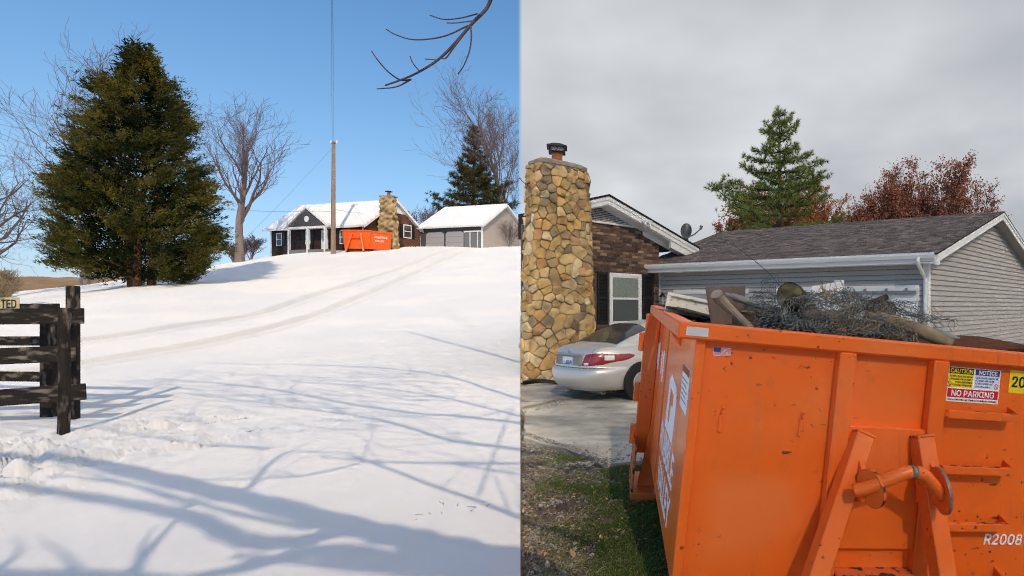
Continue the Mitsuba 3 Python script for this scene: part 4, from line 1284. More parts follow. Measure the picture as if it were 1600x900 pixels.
    v, f = grid_mesh(*[ring(PH.ravel(), ZZ.ravel(), -.012)[:, i].reshape(PH.shape) for i in range(3)])
    ch = put(k + '__chimney', (cut(v, .012), f), 'mortar', True)
    W_ = arc[-1]
    pts = []
    for tr in range(9000):
        c = np.array([R.uniform(-.1, W_ + .1), R.uniform(-.2, zt + .1)])
        mind = .165 + .22 * R.uniform() ** 1.7
        if all(np.hypot(c[0] - q[0], (c[1] - q[1]) * 1.15) > mind for q in pts):
            pts.append(c)
    bpts = pts + [np.array([x, y]) for x in np.arange(-.6, W_ + .8, .25) for y in (-.5, zt + .4)] + [np.array([x, y]) for y in np.arange(-.5, zt + .5, .25) for x in (-.5, W_ + .5)]
    vor = Voronoi(np.array(bpts))
    area = sbox(0, -.08, W_, zt - .07)
    pal = np.array([[.56, .35, .125], [.62, .44, .21], [.68, .54, .32], [.47, .32, .155], [.32, .235, .145], [.52, .29, .125], [.24, .18, .125], [.60, .38, .145]])
    cells = {}
    for i in range(len(pts)):
        reg = vor.regions[vor.point_region[i]]
        if -1 not in reg and reg:
            cells[i] = Polygon(vor.vertices[reg]).intersection(area)
    for a_, b_ in vor.ridge_points:      # some stones are long: two cells become one
        if a_ in cells and b_ in cells and R.uniform() < .16:
            u_ = cells[a_].union(cells[b_])
            if u_.geom_type == 'Polygon' and u_.area > .9 * u_.convex_hull.area and u_.area < .34:
                cells[a_] = u_
                del cells[b_]
    for i in sorted(cells):
        g = cells[i].buffer(-.006)
        if g.is_empty or g.geom_type != 'Polygon' or g.area < .004:
            continue
        g = g.buffer(-.007).buffer(.007)
        if g.is_empty or g.geom_type != 'Polygon':
            continue
        n = 24
        L = g.exterior.length
        o = np.array([g.exterior.interpolate(L * t / n).coords[0] for t in range(n)])
        o = o + .008 * (meshkit.noise(np.c_[o * 26, o[:, :1] * 0 + i], 5) - .5)[:, None]
        c0 = np.array(g.centroid.coords[0])
        bulge = R.uniform(.016, .060)
        tiltx, tilty = R.normal(0, .20, 2)
        rings = []
        for sc, hgt in ((1., -.35), (.985, .62), (.92, .92), (.55, 1.0)):
            q = c0 + (o - c0) * sc + R.normal(0, .004, o.shape) * (sc < 1)
            off = bulge * hgt + (.45 * bulge * (R.uniform(-1, 1, n)) if 0 < hgt < 1 else 0) * .35 + np.clip((q - c0) @ [tiltx, tilty], -.02, .02) * (hgt > 0)
            phq = np.interp(np.clip(q[:, 0], 0, W_), arc, ph)
            P_ = ring(phq, q[:, 1], 0.)
            P1 = ring(phq, q[:, 1], .05)
            nn = P1 - P_
            nn /= np.linalg.norm(nn, axis=1, keepdims=True)
            rings.append(P_ + nn * np.broadcast_to(off, (n,))[:, None])
        top_c = rings[-1].mean(0)
        v = np.vstack(rings + [top_c])
        f = []
        for a in range(3):
            for j in range(n):
                p, q = a * n + j, a * n + (j + 1) % n
                f += [[p, q, q + n], [p, q + n, p + n]]
        f += [[3 * n + j, 3 * n + (j + 1) % n, 4 * n] for j in range(n)]
        f = np.array(f)
        nrm = np.cross(v[f[-1][1]] - v[f[-1][0]], v[f[-1][2]] - v[f[-1][0]])
        if nrm @ np.array([cc[0] - top_c[0], cc[1] - top_c[1], 0]) > 0:
            f = f[:, ::-1]
        hi = smooth01(3.2, 5.0, c0[1])
        prob = np.array([.20, .20, .14, .12, .06, .12, .03, .13]) * (1 - hi) + np.array([.10, .08, .05, .22, .22, .10, .17, .06]) * hi
        c = pal[R.choice(8, p=prob / prob.sum())] * R.uniform(.82, 1.12)
        kk = meshkit.fbm(v * [5.5, 5.5, 5.5], 3, 66)[:, None]
        k2 = smooth01(.52, .72, meshkit.fbm(v * [7, 7, 7] + 3, 4, 67))[:, None]
        k3 = smooth01(.45, .62, meshkit.fbm(v * [3.3, 3.3, 3.3] + 8, 3, 68))[:, None]
        col = c * (1 - .5 * k3) + pal[R.choice(8)] * .5 * k3
        col = col * (.55 + .85 * kk) * (1 - k2 * (.45 + .25 * hi)) + np.array([.09, .07, .05]) * k2 * .35
        put(ch + '__stone', (cut(v, .006), f), 'stone', True, col)
    zc = ring(P2[:-1], np.full(96, zt - .05), .0)
    zb = ring(P2[:-1], np.full(96, zt + .02), .018)
    zd = ring(P2[:-1], np.full(96, zt + .075), -.08)
    ctr = np.array([[cc[0], cc[1], zt + .10]])
    v = np.vstack([zc, zb, zd, ctr])
    j = np.arange(96)
    f = np.vstack([np.vstack([np.stack([j + a * 96, (j + 1) % 96 + a * 96, (j + 1) % 96 + (a + 1) * 96], 1), np.stack([j + a * 96, (j + 1) % 96 + (a + 1) * 96, j + (a + 1) * 96], 1)]) for a in (0, 1)] + [np.stack([j + 192, (j + 1) % 96 + 192, j * 0 + 288], 1)])
    v[:, :2] += (.03 * (meshkit.noise(v * 5, 5) - .5))[:, None]
    put(ch + '__cap', (cut(v, .01), f), 'cap_stone', True)
    fx, fy = -4.42, 13.43
    put(ch + '__flue', M().box(frame_z(fx, fy, 0, .3), -.12, .12, -.12, .12, zt + .05, zt + .34, .012), 'flue_clay')
    fc = M().box(frame_z(fx, fy, 0, .3), -.19, .19, -.19, .19, zt + .325, zt + .35, .004)
    for sx in (-.15, 0, .15):
        for sy in (-.15, .15):
            fc.box(frame_z(fx, fy, 0, .3), sx - .009, sx + .009, sy - .009, sy + .009, zt + .35, zt + .45)
    a = frame_z(fx, fy, 0, .3)
    lid = hull(a.p(np.array([[x, y, zt + .45] for x in (-.23, .23) for y in (-.23, .23)] + [[x, y, zt + .475] for x in (-.22, .22) for y in (-.22, .22)] + [[x, y, zt + .55] for x in (-.08, .08) for y in (-.08, .08)])))
    put(ch + '__flue_cap', fc.add(lid), 'black_plastic')
    mesh_ = M()
    for t in np.linspace(0, 1, 14):
        mesh_.tube([a.p(-.13 + .26 * t, -.145, zt + .35), a.p(-.13 + .26 * t + .02, -.145, zt + .45)], .004, 4)
    put(ch + '__spark_mesh', mesh_, 'white_paint')
    tag(k, 'brown brick house end with a tall rubble stone chimney and shuttered window', 'house')


mat('blind_glass', (.075, .09, .085), .06, .7)
mat('louvre_grey', (.10, .10, .105), .6, .3)
mat('dark_roof', (.022, .021, .022), .8, .3)
mat('stone', VC, .85, .25, (lambda p, n, uv: .018 * fbm(p.x * 14, p.y * 14, p.z * 14, 4),))
house()
k = put('chimney_cable', M().tube(bend([(-5.52, 14.05, 4.95), (-5.15, 13.05, 4.70), (-4.60, 12.72, 4.30), (-4.2, 12.95, 4.12), (-3.9, 13.35, 4.10)], 6), .009, 5), 'sign_black')
tag(k, 'thin black cable hanging across the upper chimney stones', 'cable')
m = M()
for i in range(4):
    m.tube(bend([(-4.88 + .02 * i, 12.45, .05), (-4.7, 12.3 - .05 * i, .07 + .02 * i), (-4.4, 12.25, .10 + .02 * i), (-4.0, 12.4 + .04 * i, .06)], 6), .022, 6)
k = put('hose_coil', m, 'black_plastic', True)
tag(k, 'dark coiled hose lying at the foot of the stone chimney', 'hose')

# satellite dish, flood lights, lantern
d0 = np.array([-1.62, 16.7, 3.74])


def satellite():
    ax = np.array([.30, -.80, .52])
    ax /= np.linalg.norm(ax)
    e1 = np.cross(ax, [0, 0, 1])
    e1 /= np.linalg.norm(e1)
    e2 = np.cross(e1, ax)
    e2, e1 = e2 * .9 - e1 * .25, e1 * .9 + e2 * .25
    e1 = -e1
    c = d0 + np.array([-.06, 0, .22])
    V, n = [], 24
    for side, dz in ((1, .0), (-1, -.012)):
        for r in (0.02, .4, .75, 1.):
            for j in range(n):
                t = 2 * np.pi * j / n
                V.append(c + e1 * .18 * r * math.cos(t) + e2 * .31 * r * math.sin(t) + ax * (.07 * r * r + dz))
    V = np.array(V)
    f = []
    for a in range(3):
        for j in range(n):
            p, q = a * n + j, a * n + (j + 1) % n
            f += [[p, q, q + n], [p, q + n, p + n], [p + 96, q + n + 96, q + 96], [p + 96, p + n + 96, q + n + 96]]
    for j in range(n):
        p, q = 3 * n + j, 3 * n + (j + 1) % n
        f += [[p, q, q + 96], [p, q + 96, p + 96]]
    f += [[0, j, j + 1] for j in range(1, n - 1)]
    put('satellite_dish__reflector', (V, np.array(f)), 'dark_grey_metal', 40)
    put('satellite_dish__mast', M().tube([d0 + [.10, .1, -.55], d0 + [.02, .06, -.1], c - ax * .06], .028, 8), 'mid_grey_metal')
    b0 = c - e2 * .32 + ax * .02
    tip = c + ax * .36 + e1 * .40 - e2 * .06
    put('satellite_dish__arm', M().tube([b0, b0 + (tip - b0) * .6 + [0, 0, -.04], tip], [.022, .022, .02], 6), 'mid_grey_metal')
    put('satellite_dish__receiver', M().tube([tip - ax * .02, tip + [.03, 0, .10]], [.035, .05], 8), 'mid_grey_metal')
    tag('satellite_dish', 'dark grey satellite dish standing where the two roofs meet', 'satellite dish')


satellite()
fl = GW.p(-.86, -.46, 4.06)
m = M()
for s in (-.10, .08):
    m.tube([fl + BR * s, fl + BR * (s + .04) + np.array([.05, -.16, -.05])], [.035, .06], 10)
put('flood_light__lamp', m, 'white_vinyl', 40)
put('flood_light__base', M().tube([fl - BR * .09, fl + BR * .09], .045, 10), 'white_vinyl', 40)
tag('flood_light', 'white twin flood light fixed to the gable trim of the brick house', 'light')

# ------------------------------------------------------------------ garage with grey siding
AN = np.array([.4684, .8835, 0])
GF = Fr(CIN, AR, AN)                        # front wall
KC = CIN + 7.44 * AR
GG = Fr(KC, BR, BN)                         # end wall
RF = Fr(CIN, AR, BR)                        # roof: along the ridge, up the slope


def garage():
    k = 'garage'
    R = rs(51)
    ze, zr, hq, ov = 2.90, 4.42, 4.55, .42
    sl = (zr - ze) / (hq + ov)
    L = 7.44
    put(k + '__front_wall', M().box(GF, .02, L - .02, .022, .15, -.1, 2.72), 'mid_grey_metal')  # darker backing seen between the boards: lap shade put into its colour
    zq = lambda q: zr - sl * abs(q - hq) - .10
    put(k + '__end_wall', prism([(.02, -.1), (2 * hq, -.1), (2 * hq, zq(2 * hq)), (hq, zq(hq)), (.02, zq(0.02))], GG, .022, .15), 'grey_siding')

    def lap(fr, x0, x1, z, h, seam=None):
        v = fr.p(np.array([[x, y, zz] for x in (x0, x1) for y, zz in ((-.030, z + .002), (.021, z + .002), (-.003, z + h - .001), (.021, z + h - .001), (-.031, z + .014), (-.012, z + .002))]))
        return hull(v)
    z = .05
    while z < 2.70:
        xs = [.03, R.uniform(2.2, 5), L - .11]
        for a, b in zip(xs[:-1], xs[1:]):
            put(k + '__front_wall__board', lap(GF, a, b - .003, z, .110), 'grey_siding')
        z += .122
    z = .05
    while z < 4.3:
        h = .122
        lo, hi = .10, 2 * hq
        top_ = zr - .12
        if z + h > zq(0.1):
            dq = (zr - .10 - (z + h)) / sl
            lo, hi = max(lo, hq - dq), min(hi, hq + dq)
        if hi - lo > .15:
            cuts = [lo] + ([R.uniform(lo + .5, hi - .5)] if hi - lo > 2 else []) + [hi]
            for a, b in zip(cuts[:-1], cuts[1:]):
                put(k + '__end_wall__board', lap(GG, a, b - .003, z, h), 'grey_siding')
        z += h
    # corner and eaves
    put(k + '__corner_trim', M().box(GF, L - .11, L + .018, -.022, .0, -.1, 2.70, .003).add((lambda vf: (GG.p(vf[0]), vf[1]))(boxvf(.0, .10, -.022, .0, -.1, 2.86, .003))), 'white_vinyl')
    put(k + '__corner_trim', M().box(GF, .0, .05, -.02, .0, -.1, 2.70, .003), 'white_vinyl')
    RQ = Fr(CIN, AR, BR)
    fo = -ov
    put(k + '__fascia', M().box(RQ, -.12, L + .33, fo - .02, fo, ze - .20, ze - .01, .004), 'white_vinyl')
    g = [(fo - .13, ze + .02), (fo - .13, ze - .03), (fo - .10, ze - .10), (fo - .025, ze - .11), (fo - .025, ze + .0), (fo - .035, ze - .0), (fo - .035, ze - .095), (fo - .095, ze - .088), (fo - .118, ze - .03), (fo - .118, ze + .02)]
    put(k + '__gutter', prism(g, Fr(RQ.p(-.20, 0, 0), BR, AR), 0, L + .53), 'white_vinyl')
    put(k + '__soffit', M().box(RQ, -.05, L + .30, fo + .001, -.02, ze - .20, ze - .185), 'white_vinyl')
    # downspout
    d = RQ.p(L - .02, fo - .09, 0)
    w0 = GF.p(L - .05, -.07, 0)
    pts = bend([[d[0], d[1], ze - .09], [d[0], d[1], ze - .20], [.35 * d[0] + .65 * w0[0], .35 * d[1] + .65 * w0[1], ze - .42], [w0[0], w0[1], ze - .56], [w0[0], w0[1], 1.8], [w0[0], w0[1], .1]], 5)
    put(k + '__downspout', M().tube(pts, .042, 8), 'white_vinyl', 50)
    # rakes and gable soffit
    ro = .32
    for s in (0, 1):
        e = -ov - .02 if s == 0 else 2 * hq + ov
        fz = lambda q: zr - sl * abs(q - hq)
        a = Fr(RQ.p(L, 0, 0), BR, AR)
        put(k + '__rake_board', prism([(e, fz(e) - .20), (hq, zr - .20), (hq, zr + .0), (e, fz(e) + .0)], a, ro, ro + .025), 'white_vinyl')
        put(k + '__rake_trim', prism([(e, fz(e) - .075), (hq, zr - .075), (hq, zr + .012), (e, fz(e) + .012)], a, ro + .0255, ro + .05), 'white_vinyl')
        put(k + '__gable_soffit', prism([(e, fz(e) - .17), (hq, zr - .17), (hq, zr - .15), (e, fz(e) - .15)], a, -.02, ro - .001), 'soffit_grey')
    put(k + '__eave_return', M().box(a, -ov - .02, -ov + .16, ro - .02, ro + .03, ze - .24, ze - .12), 'white_vinyl')
    # roof deck and its shingles
    s0, s1 = -.35, L + ro + .055
    deck = [RQ.p(s0, fo - .05, ze + .005), RQ.p(s1, fo - .05, ze + .005), RQ.p(s1, hq, zr + .03), RQ.p(-1.5, hq, zr + .03)]
    dn = np.array([0, 0, .03])
    put(k + '__roof', hull(np.vstack([deck, np.array(deck) - dn])), 'dark_roof')
    back = [RQ.p(s1, 2 * hq + ov, ze), RQ.p(s1, hq, zr + .03), RQ.p(-1.5, hq, zr + .03), RQ.p(-1.5, 2 * hq + ov, ze)]
    put(k + '__roof', hull(np.vstack([back, np.array(back) - dn])), 'dark_roof')
    m = M()
    nc = 37
    up_ = np.array(RQ.p(0, hq, zr + .03)) - RQ.p(0, fo - .05, ze + .005)
    Ls = np.linalg.norm(up_)
    dirv = up_ / Ls
    nrm = np.cross(AR, dirv)
    nrm = nrm / np.linalg.norm(nrm)
    nrm = nrm if nrm[2] > 0 else -nrm
    pal = np.array([[.100, .080, .070], [.130, .105, .092], [.078, .064, .058], [.165, .132, .114], [.115, .094, .085]])
    for c in range(nc):
        t0 = c * Ls / nc
        x = s0 + (-1.5 - s0) * t0 / Ls + R.uniform(0, .15)
        while x < s1:
            w = R.choice([.13, .17, .22, .30])
            x1 = min(x + w, s1)
            th = R.uniform(.012, .020)
            lowr = R.uniform(-.006, .006)
            o = RQ.p(0, fo - .05, ze + .005)
            q = [o + AR * xx + dirv * (t0 + tt) + nrm * hh for xx in (x, x1 - .004) for tt, hh in ((lowr, .004), (lowr, th), (Ls / nc + .01, .002), (Ls / nc + .01, .010))]
            cl = pal[R.choice(5)] * R.uniform(.85, 1.15)
            v = np.array(q)
            m.add((v, np.array([[0, 4, 5], [0, 5, 1], [1, 5, 7], [1, 7, 3], [0, 1, 3], [0, 3, 2], [4, 6, 7], [4, 7, 5]])), cl)
            x = x1
    s = put(k + '__shingles', m, 'vcol')
    labels[s] = {'label': 'brown grey asphalt shingles in courses', 'kind': 'stuff'}
    # garage door trims and the rail on the wall
    put(k + '__door_trim', M().box(GF, .52, 2.9, -.05, -.018, 2.10, 2.22, .005).box(GF, .40, .53, -.05, -.018, -.05, 2.10, .005), 'white_vinyl')
    put(k + '__door', M().box(GF, .55, 2.9, -.035, -.017, -.05, 2.095), 'grey_door')
    put(k + '__door_trim', M().box(GF, 3.7, 7.25, -.055, -.018, 1.86, 2.24, .006), 'white_vinyl')
    put(k + '__door', M().box(GF, 3.7, 7.22, -.035, -.017, -.05, 1.855), 'white_vinyl')
    rl = put(k + '__rail', M().box(GF, 4.05, 7.20, -.14, -.085, 2.03, 2.11, .006), 'mid_grey_metal')
    for x in (4.4, 5.2, 6.0, 6.5, 6.95):
        put(rl + '__bracket', M().box(GF, x, x + .05, -.13, -.056, 2.112, 2.17, .003), 'mid_grey_metal')
    tag(k, 'grey sided garage with brown shingle roof and white gutter', 'garage')
    # wall lantern
    o = GF.p(.20, -.12, 1.93)
    put('wall_lantern__body', M().tube([o + [0, 0, -.13], o + [0, 0, -.10], o + [0, 0, .09]], [.03, .05, .075], 6), 'lamp_glass')
    put('wall_lantern__cap', M().tube([o + [0, 0, .092], o + [0, 0, .12], o + [0, 0, .19], o + [0, 0, .24]], [.095, .085, .03, .012], 8).tube([o + [0, 0, .15], GF.p(.20, -.02, 2.0)], .012, 6).tube([o + [0, 0, -.13], o + [0, 0, -.17]], [.035, .01], 6), 'black_plastic')
    tag('wall_lantern', 'small black wall lantern in the inside corner of the garage', 'lantern')


mat('lamp_glass', (.30, .30, .28), .2, .5)
mat('soffit_grey', (.40, .39, .37), .7, .3)
garage()

# ------------------------------------------------------------------ silver saloon car
def car():
    k = 'silver_car'
    e, h = np.array([.789, -.615, 0]), np.array([.615, .789, 0])
    C0 = Fr((-3.22, 10.33, .015), e, h)
    L, W = 4.82, 1.80
    n = 160

    def outline(t, inset=0.):
        # t in turns, from the middle of the rear counter-clockwise seen from above (towards the right-hand side)
        a = 2 * np.pi * np.asarray(t) - np.pi / 2
        c, s = np.cos(a), np.sin(a)
        ex = np.sign(c) * np.abs(c) ** .50 * (W / 2 - inset)
        ey = np.sign(s) * np.abs(s) ** .36 * (L / 2 - inset * 1.1)
        bow = .07 * (1 - (ex / (W / 2)) ** 2)
        return ex, L / 2 + ey - np.where(ey < 0, bow, -bow) + .03
    Z = np.array([.20, .24, .30, .40, .50, .57, .605, .62, .64, .70, .80, .88, .94, .98, 1.005])
    I = np.array([.16, .10, .055, .015, .0, .008, .030, .060, .068, .070, .078, .092, .115, .16, .25])
    t = np.arange(n) / n
    rows = []
    for z, i in zip(Z, I):
        x, y = outline(t, i)
        side = smooth01(.25, .9, y)       # the flanks have no bumper step
        ii = i * (1 - side) + np.interp(z, [.2, .3, .55, .8, .92, .98, 1.005], [.09, .03, .0, .012, .05, .12, .22]) * side
        x, y = outline(t, 0)
        x2, y2 = np.empty(n), np.empty(n)
        for q in range(n):
            a, b = outline(t[q], ii[q])
            x2[q], y2[q] = a, b
        zz = z - .13 * smooth01(3.4, 4.8, y2) * smooth01(.5, 1., z)
        rows.append(C0.p(np.stack([x2, y2, zz], 1)))
    v = np.vstack(rows + [C0.p(np.array([[0, L / 2, 1.03]]))])
    f = []
    for a in range(len(Z) - 1):
        j = np.arange(n)
        f += [np.stack([a * n + j, a * n + (j + 1) % n, (a + 1) * n + (j + 1) % n], 1), np.stack([a * n + j, (a + 1) * n + (j + 1) % n, (a + 1) * n + j], 1)]
    j = np.arange(n)
    f.append(np.stack([(len(Z) - 1) * n + j, (len(Z) - 1) * n + (j + 1) % n, j * 0 + len(v) - 1], 1))
    put(k + '__body', (v, np.vstack(f)), 'car_paint', 35)

    def shell(t0, t1, z, lift_):
        """points lifted off the rear shell: t around, z height"""
        tt = np.asarray(t0)
        out = []
        for q, zz in zip(tt, z):
            i = np.interp(zz, Z, I)
            _, y = outline(q, 0)
            sd = smooth01(.25, .9, y)
            i = i * (1 - sd) + np.interp(zz, [.2, .3, .55, .8, .92, .98, 1.005], [.09, .03, .0, .012, .05, .12, .22]) * sd
            a, b = outline(q, i - lift_)
            out.append(C0.p(a, b, zz))
        return np.array(out)

    def patch(poly, lift_, mtl, name, nn=14):
        """a curved lens: poly gives for each t the lower and upper height"""
        ts = np.linspace(poly[0][0], poly[-1][0], nn)
        lo = np.interp(ts, [p[0] for p in poly], [p[1] for p in poly])
        hi = np.interp(ts, [p[0] for p in poly], [p[2] for p in poly])
        m_ = 6
        V = np.vstack([shell(ts, None, lo + (hi - lo) * w, lift_ * (1 if 0 < r < m_ - 1 else .1)) for r, w in enumerate(np.linspace(0, 1, m_))])
        i, jj = np.meshgrid(np.arange(m_ - 1), np.arange(nn - 1), indexing='ij')
        a = i * nn + jj
        put(name, (V, np.vstack([np.stack([a, a + 1, a + nn + 1], -1).reshape(-1, 3), np.stack([a, a + nn + 1, a + nn], -1).reshape(-1, 3)])), mtl, True)

    def at_x(x):   # the turn at which the rear outline has this x
        tt = np.linspace(-.25, .25, 2001)
        return float(tt[np.argmin(np.abs(outline(tt, 0)[0] - x))])
    for s in (1, -1):
        q = lambda x: at_x(s * x)
        t9 = abs(at_x(.84))
        pts = sorted([(q(.40), .665, .70), (q(.46), .66, .865), (q(.62), .67, .89), (q(.76), .69, .895), (s * (t9 + .005), .72, .89), (s * (t9 + .02), .76, .875), (s * (t9 + .032), .815, .84)])
        name = key_for(k + '__tail_light')
        patch(pts, .012, 'red_lens', name, 30)
        patch(sorted([(q(.45), .668, .73), (q(.54), .67, .73)]), .018, 'clear_lens', name + '__reverse_lens', 6)
        patch(sorted([(q(.74), .745, .865), (q(.81), .745, .865)]), .018, 'clear_lens', name + '__side_lens', 6)
    # boot lid seams, plate recess, plate, handle bar, badges
    RB = Fr(C0.p(0, .02, 0), e, h)
    yb = .0
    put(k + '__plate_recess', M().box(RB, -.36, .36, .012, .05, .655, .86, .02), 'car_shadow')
    pl = put(k + '__licence_plate', M().box(RB, -.155, .155, -.004, .010, .675, .82, .004), 'plate_blue')
    put(pl + '__panel', M().box(RB, -.145, .145, -.0065, -.0045, .735, .812), 'white_paint')
    put(pl + '__lettering', M().add(text_on(RB, '018', .055, -.04, .70, -.007, .16)), 'sign_blue')
    put(pl + '__lettering', M().box(RB, -.10, .06, -.0085, -.007, .683, .692), 'sign_black')
    put(k + '__boot_handle', M().box(RB, -.33, .33, -.025, .03, .845, .885, .012), 'chrome_dull')
    a = np.linspace(0, 2 * np.pi, 25)
    ring_ = [RB.p(.05 * math.cos(q), .045, .925 + .037 * math.sin(q)) for q in a]
    put(k + '__badge', M().tube(ring_, .006, 5).tube([RB.p(-.012, .04, .95), RB.p(-.004, .04, .905)], .005, 5).tube([RB.p(-.004, .04, .905), RB.p(.04, .04, .912)], .005, 5), 'chrome')
    put(k + '__badge', M().add(text_on(RB, 'ES 330', .028, .40, .905, .028)), 'chrome')
    for s in (-1, 1):
        put(k + '__boot_seam', M().tube(bend([RB.p(s * .66, .20, 1.0), RB.p(s * .655, .075, .95), RB.p(s * .60, .040, .80), RB.p(s * .52, .035, .63)], 5), .0035, 4), 'car_shadow')
    put(k + '__bumper_seam', M().tube([shell([q], None, [.625], .001)[0] for q in np.linspace(-.20, .20, 40)], .005, 4), 'sign_black')
    # cabin
    zt_y = ([.50, .62, .95, 1.35, 1.75, 2.2, 2.7, 3.1, 3.45, 3.8], [.98, 1.04, 1.22, 1.385, 1.44, 1.465, 1.46, 1.41, 1.24, 1.0])

    def cabin(y, th, off=0.):
        y, th = np.broadcast_arrays(np.asarray(y, float), np.asarray(th, float))
        top_ = np.interp(y, *zt_y)
        zb = .93
        c, s = np.cos(th), np.sin(th)
        z = zb + (top_ - zb + off) * np.abs(s) ** .62
        wb = np.interp(y, [.5, .9, 1.6, 2.6, 3.3, 3.8], [.66, .74, .80, .80, .78, .70]) + off
        x = np.sign(c) * np.abs(c) ** .42 * wb * (1 - .62 * (z - zb) * np.clip(z - zb, 0, 1) / .42)
        return C0.p(np.stack([x, y, z], -1).reshape(-1, 3)).reshape(x.shape + (3,))
    yy, th = np.meshgrid(np.interp(np.linspace(0, 9, 46), np.arange(10), zt_y[0]), np.linspace(0, np.pi, 41), indexing='ij')
    P_ = cabin(yy, th)
    v, f = grid_mesh(P_[..., 0], P_[..., 1], P_[..., 2])
    put(k + '__cabin', (v, f[:, ::-1]), 'car_paint', True)

    def glass(name, y0, y1, t0, t1, fn=None):
        yy, w = np.meshgrid(np.linspace(y0, y1, 16), np.linspace(0, 1, 18), indexing='ij')
        lo, hi = (np.full(yy.shape, t0), np.full(yy.shape, t1)) if fn is None else fn(yy)
        P_ = cabin(yy, lo + (hi - lo) * w, .006)
        v, f = grid_mesh(P_[..., 0], P_[..., 1], P_[..., 2])
        put(k + '__' + name, (v, f[:, ::-1]), 'dark_glass', True)
    glass('rear_window', .64, 1.42, 0, 0, lambda y: (.74 - .14 * (y - .64), np.pi - .74 + .14 * (y - .64)))
    glass('side_window', 1.35, 3.3, .20, .62, lambda y: (np.full(y.shape, .10), np.interp(y, [1.35, 1.7, 2.6, 3.3], [.22, .55, .58, .30])))
    glass('side_window', 1.35, 3.3, .20, .62, lambda y: (np.pi - np.full(y.shape, .10), np.pi - np.interp(y, [1.35, 1.7, 2.6, 3.3], [.22, .55, .58, .30])))
    for s in (-1, 1):
        for y in (1.0, 3.72):
            o = C0.p(s * .80, y, .315)
            w = put(k + '__wheel', M().add(tube([o - e * .11, o - e * .09, o + e * .09, o + e * .11], [.29, .32, .32, .29], 28)), 'rubber', 40)
            put(w + '__rim', M().add(tube([o + s * e * .108, o + s * e * .118], [.21, .19], 20)), 'chrome_dull')
            o2 = C0.p(s * .885, y, .33)
            put(k + '__wheel_arch', M().add(tube([o2 - e * s * .05, o2 + e * s * .012], .375, 28)), 'sign_black')
    put(k + '__underbody', M().box(C0, -.68, .68, .6, 4.5, .16, .3), 'sign_black')
    put(k + '__exhaust', M().tube([C0.p(.0, .45, .21), C0.p(-.1, .20, .17), C0.p(-.16, .08, .17)], .035, 10).tube([C0.p(.1, .4, .2), C0.p(.55, .4, .2)], .08, 10), 'worn_steel')
    tag(k, 'silver saloon car parked by the stone chimney with its rear to the viewer', 'car')


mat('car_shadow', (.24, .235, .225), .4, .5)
mat('chrome_dull', (.42, .41, .39), .35, .6, metallic=.6)
car()

# ------------------------------------------------------------------ the orange container, close by
DC = Fr((-.326, 2.9, 1.674), (.97241, .21205, -.09724), (-.20988, .97720, .03220), (.10185, -.01091, .99474))


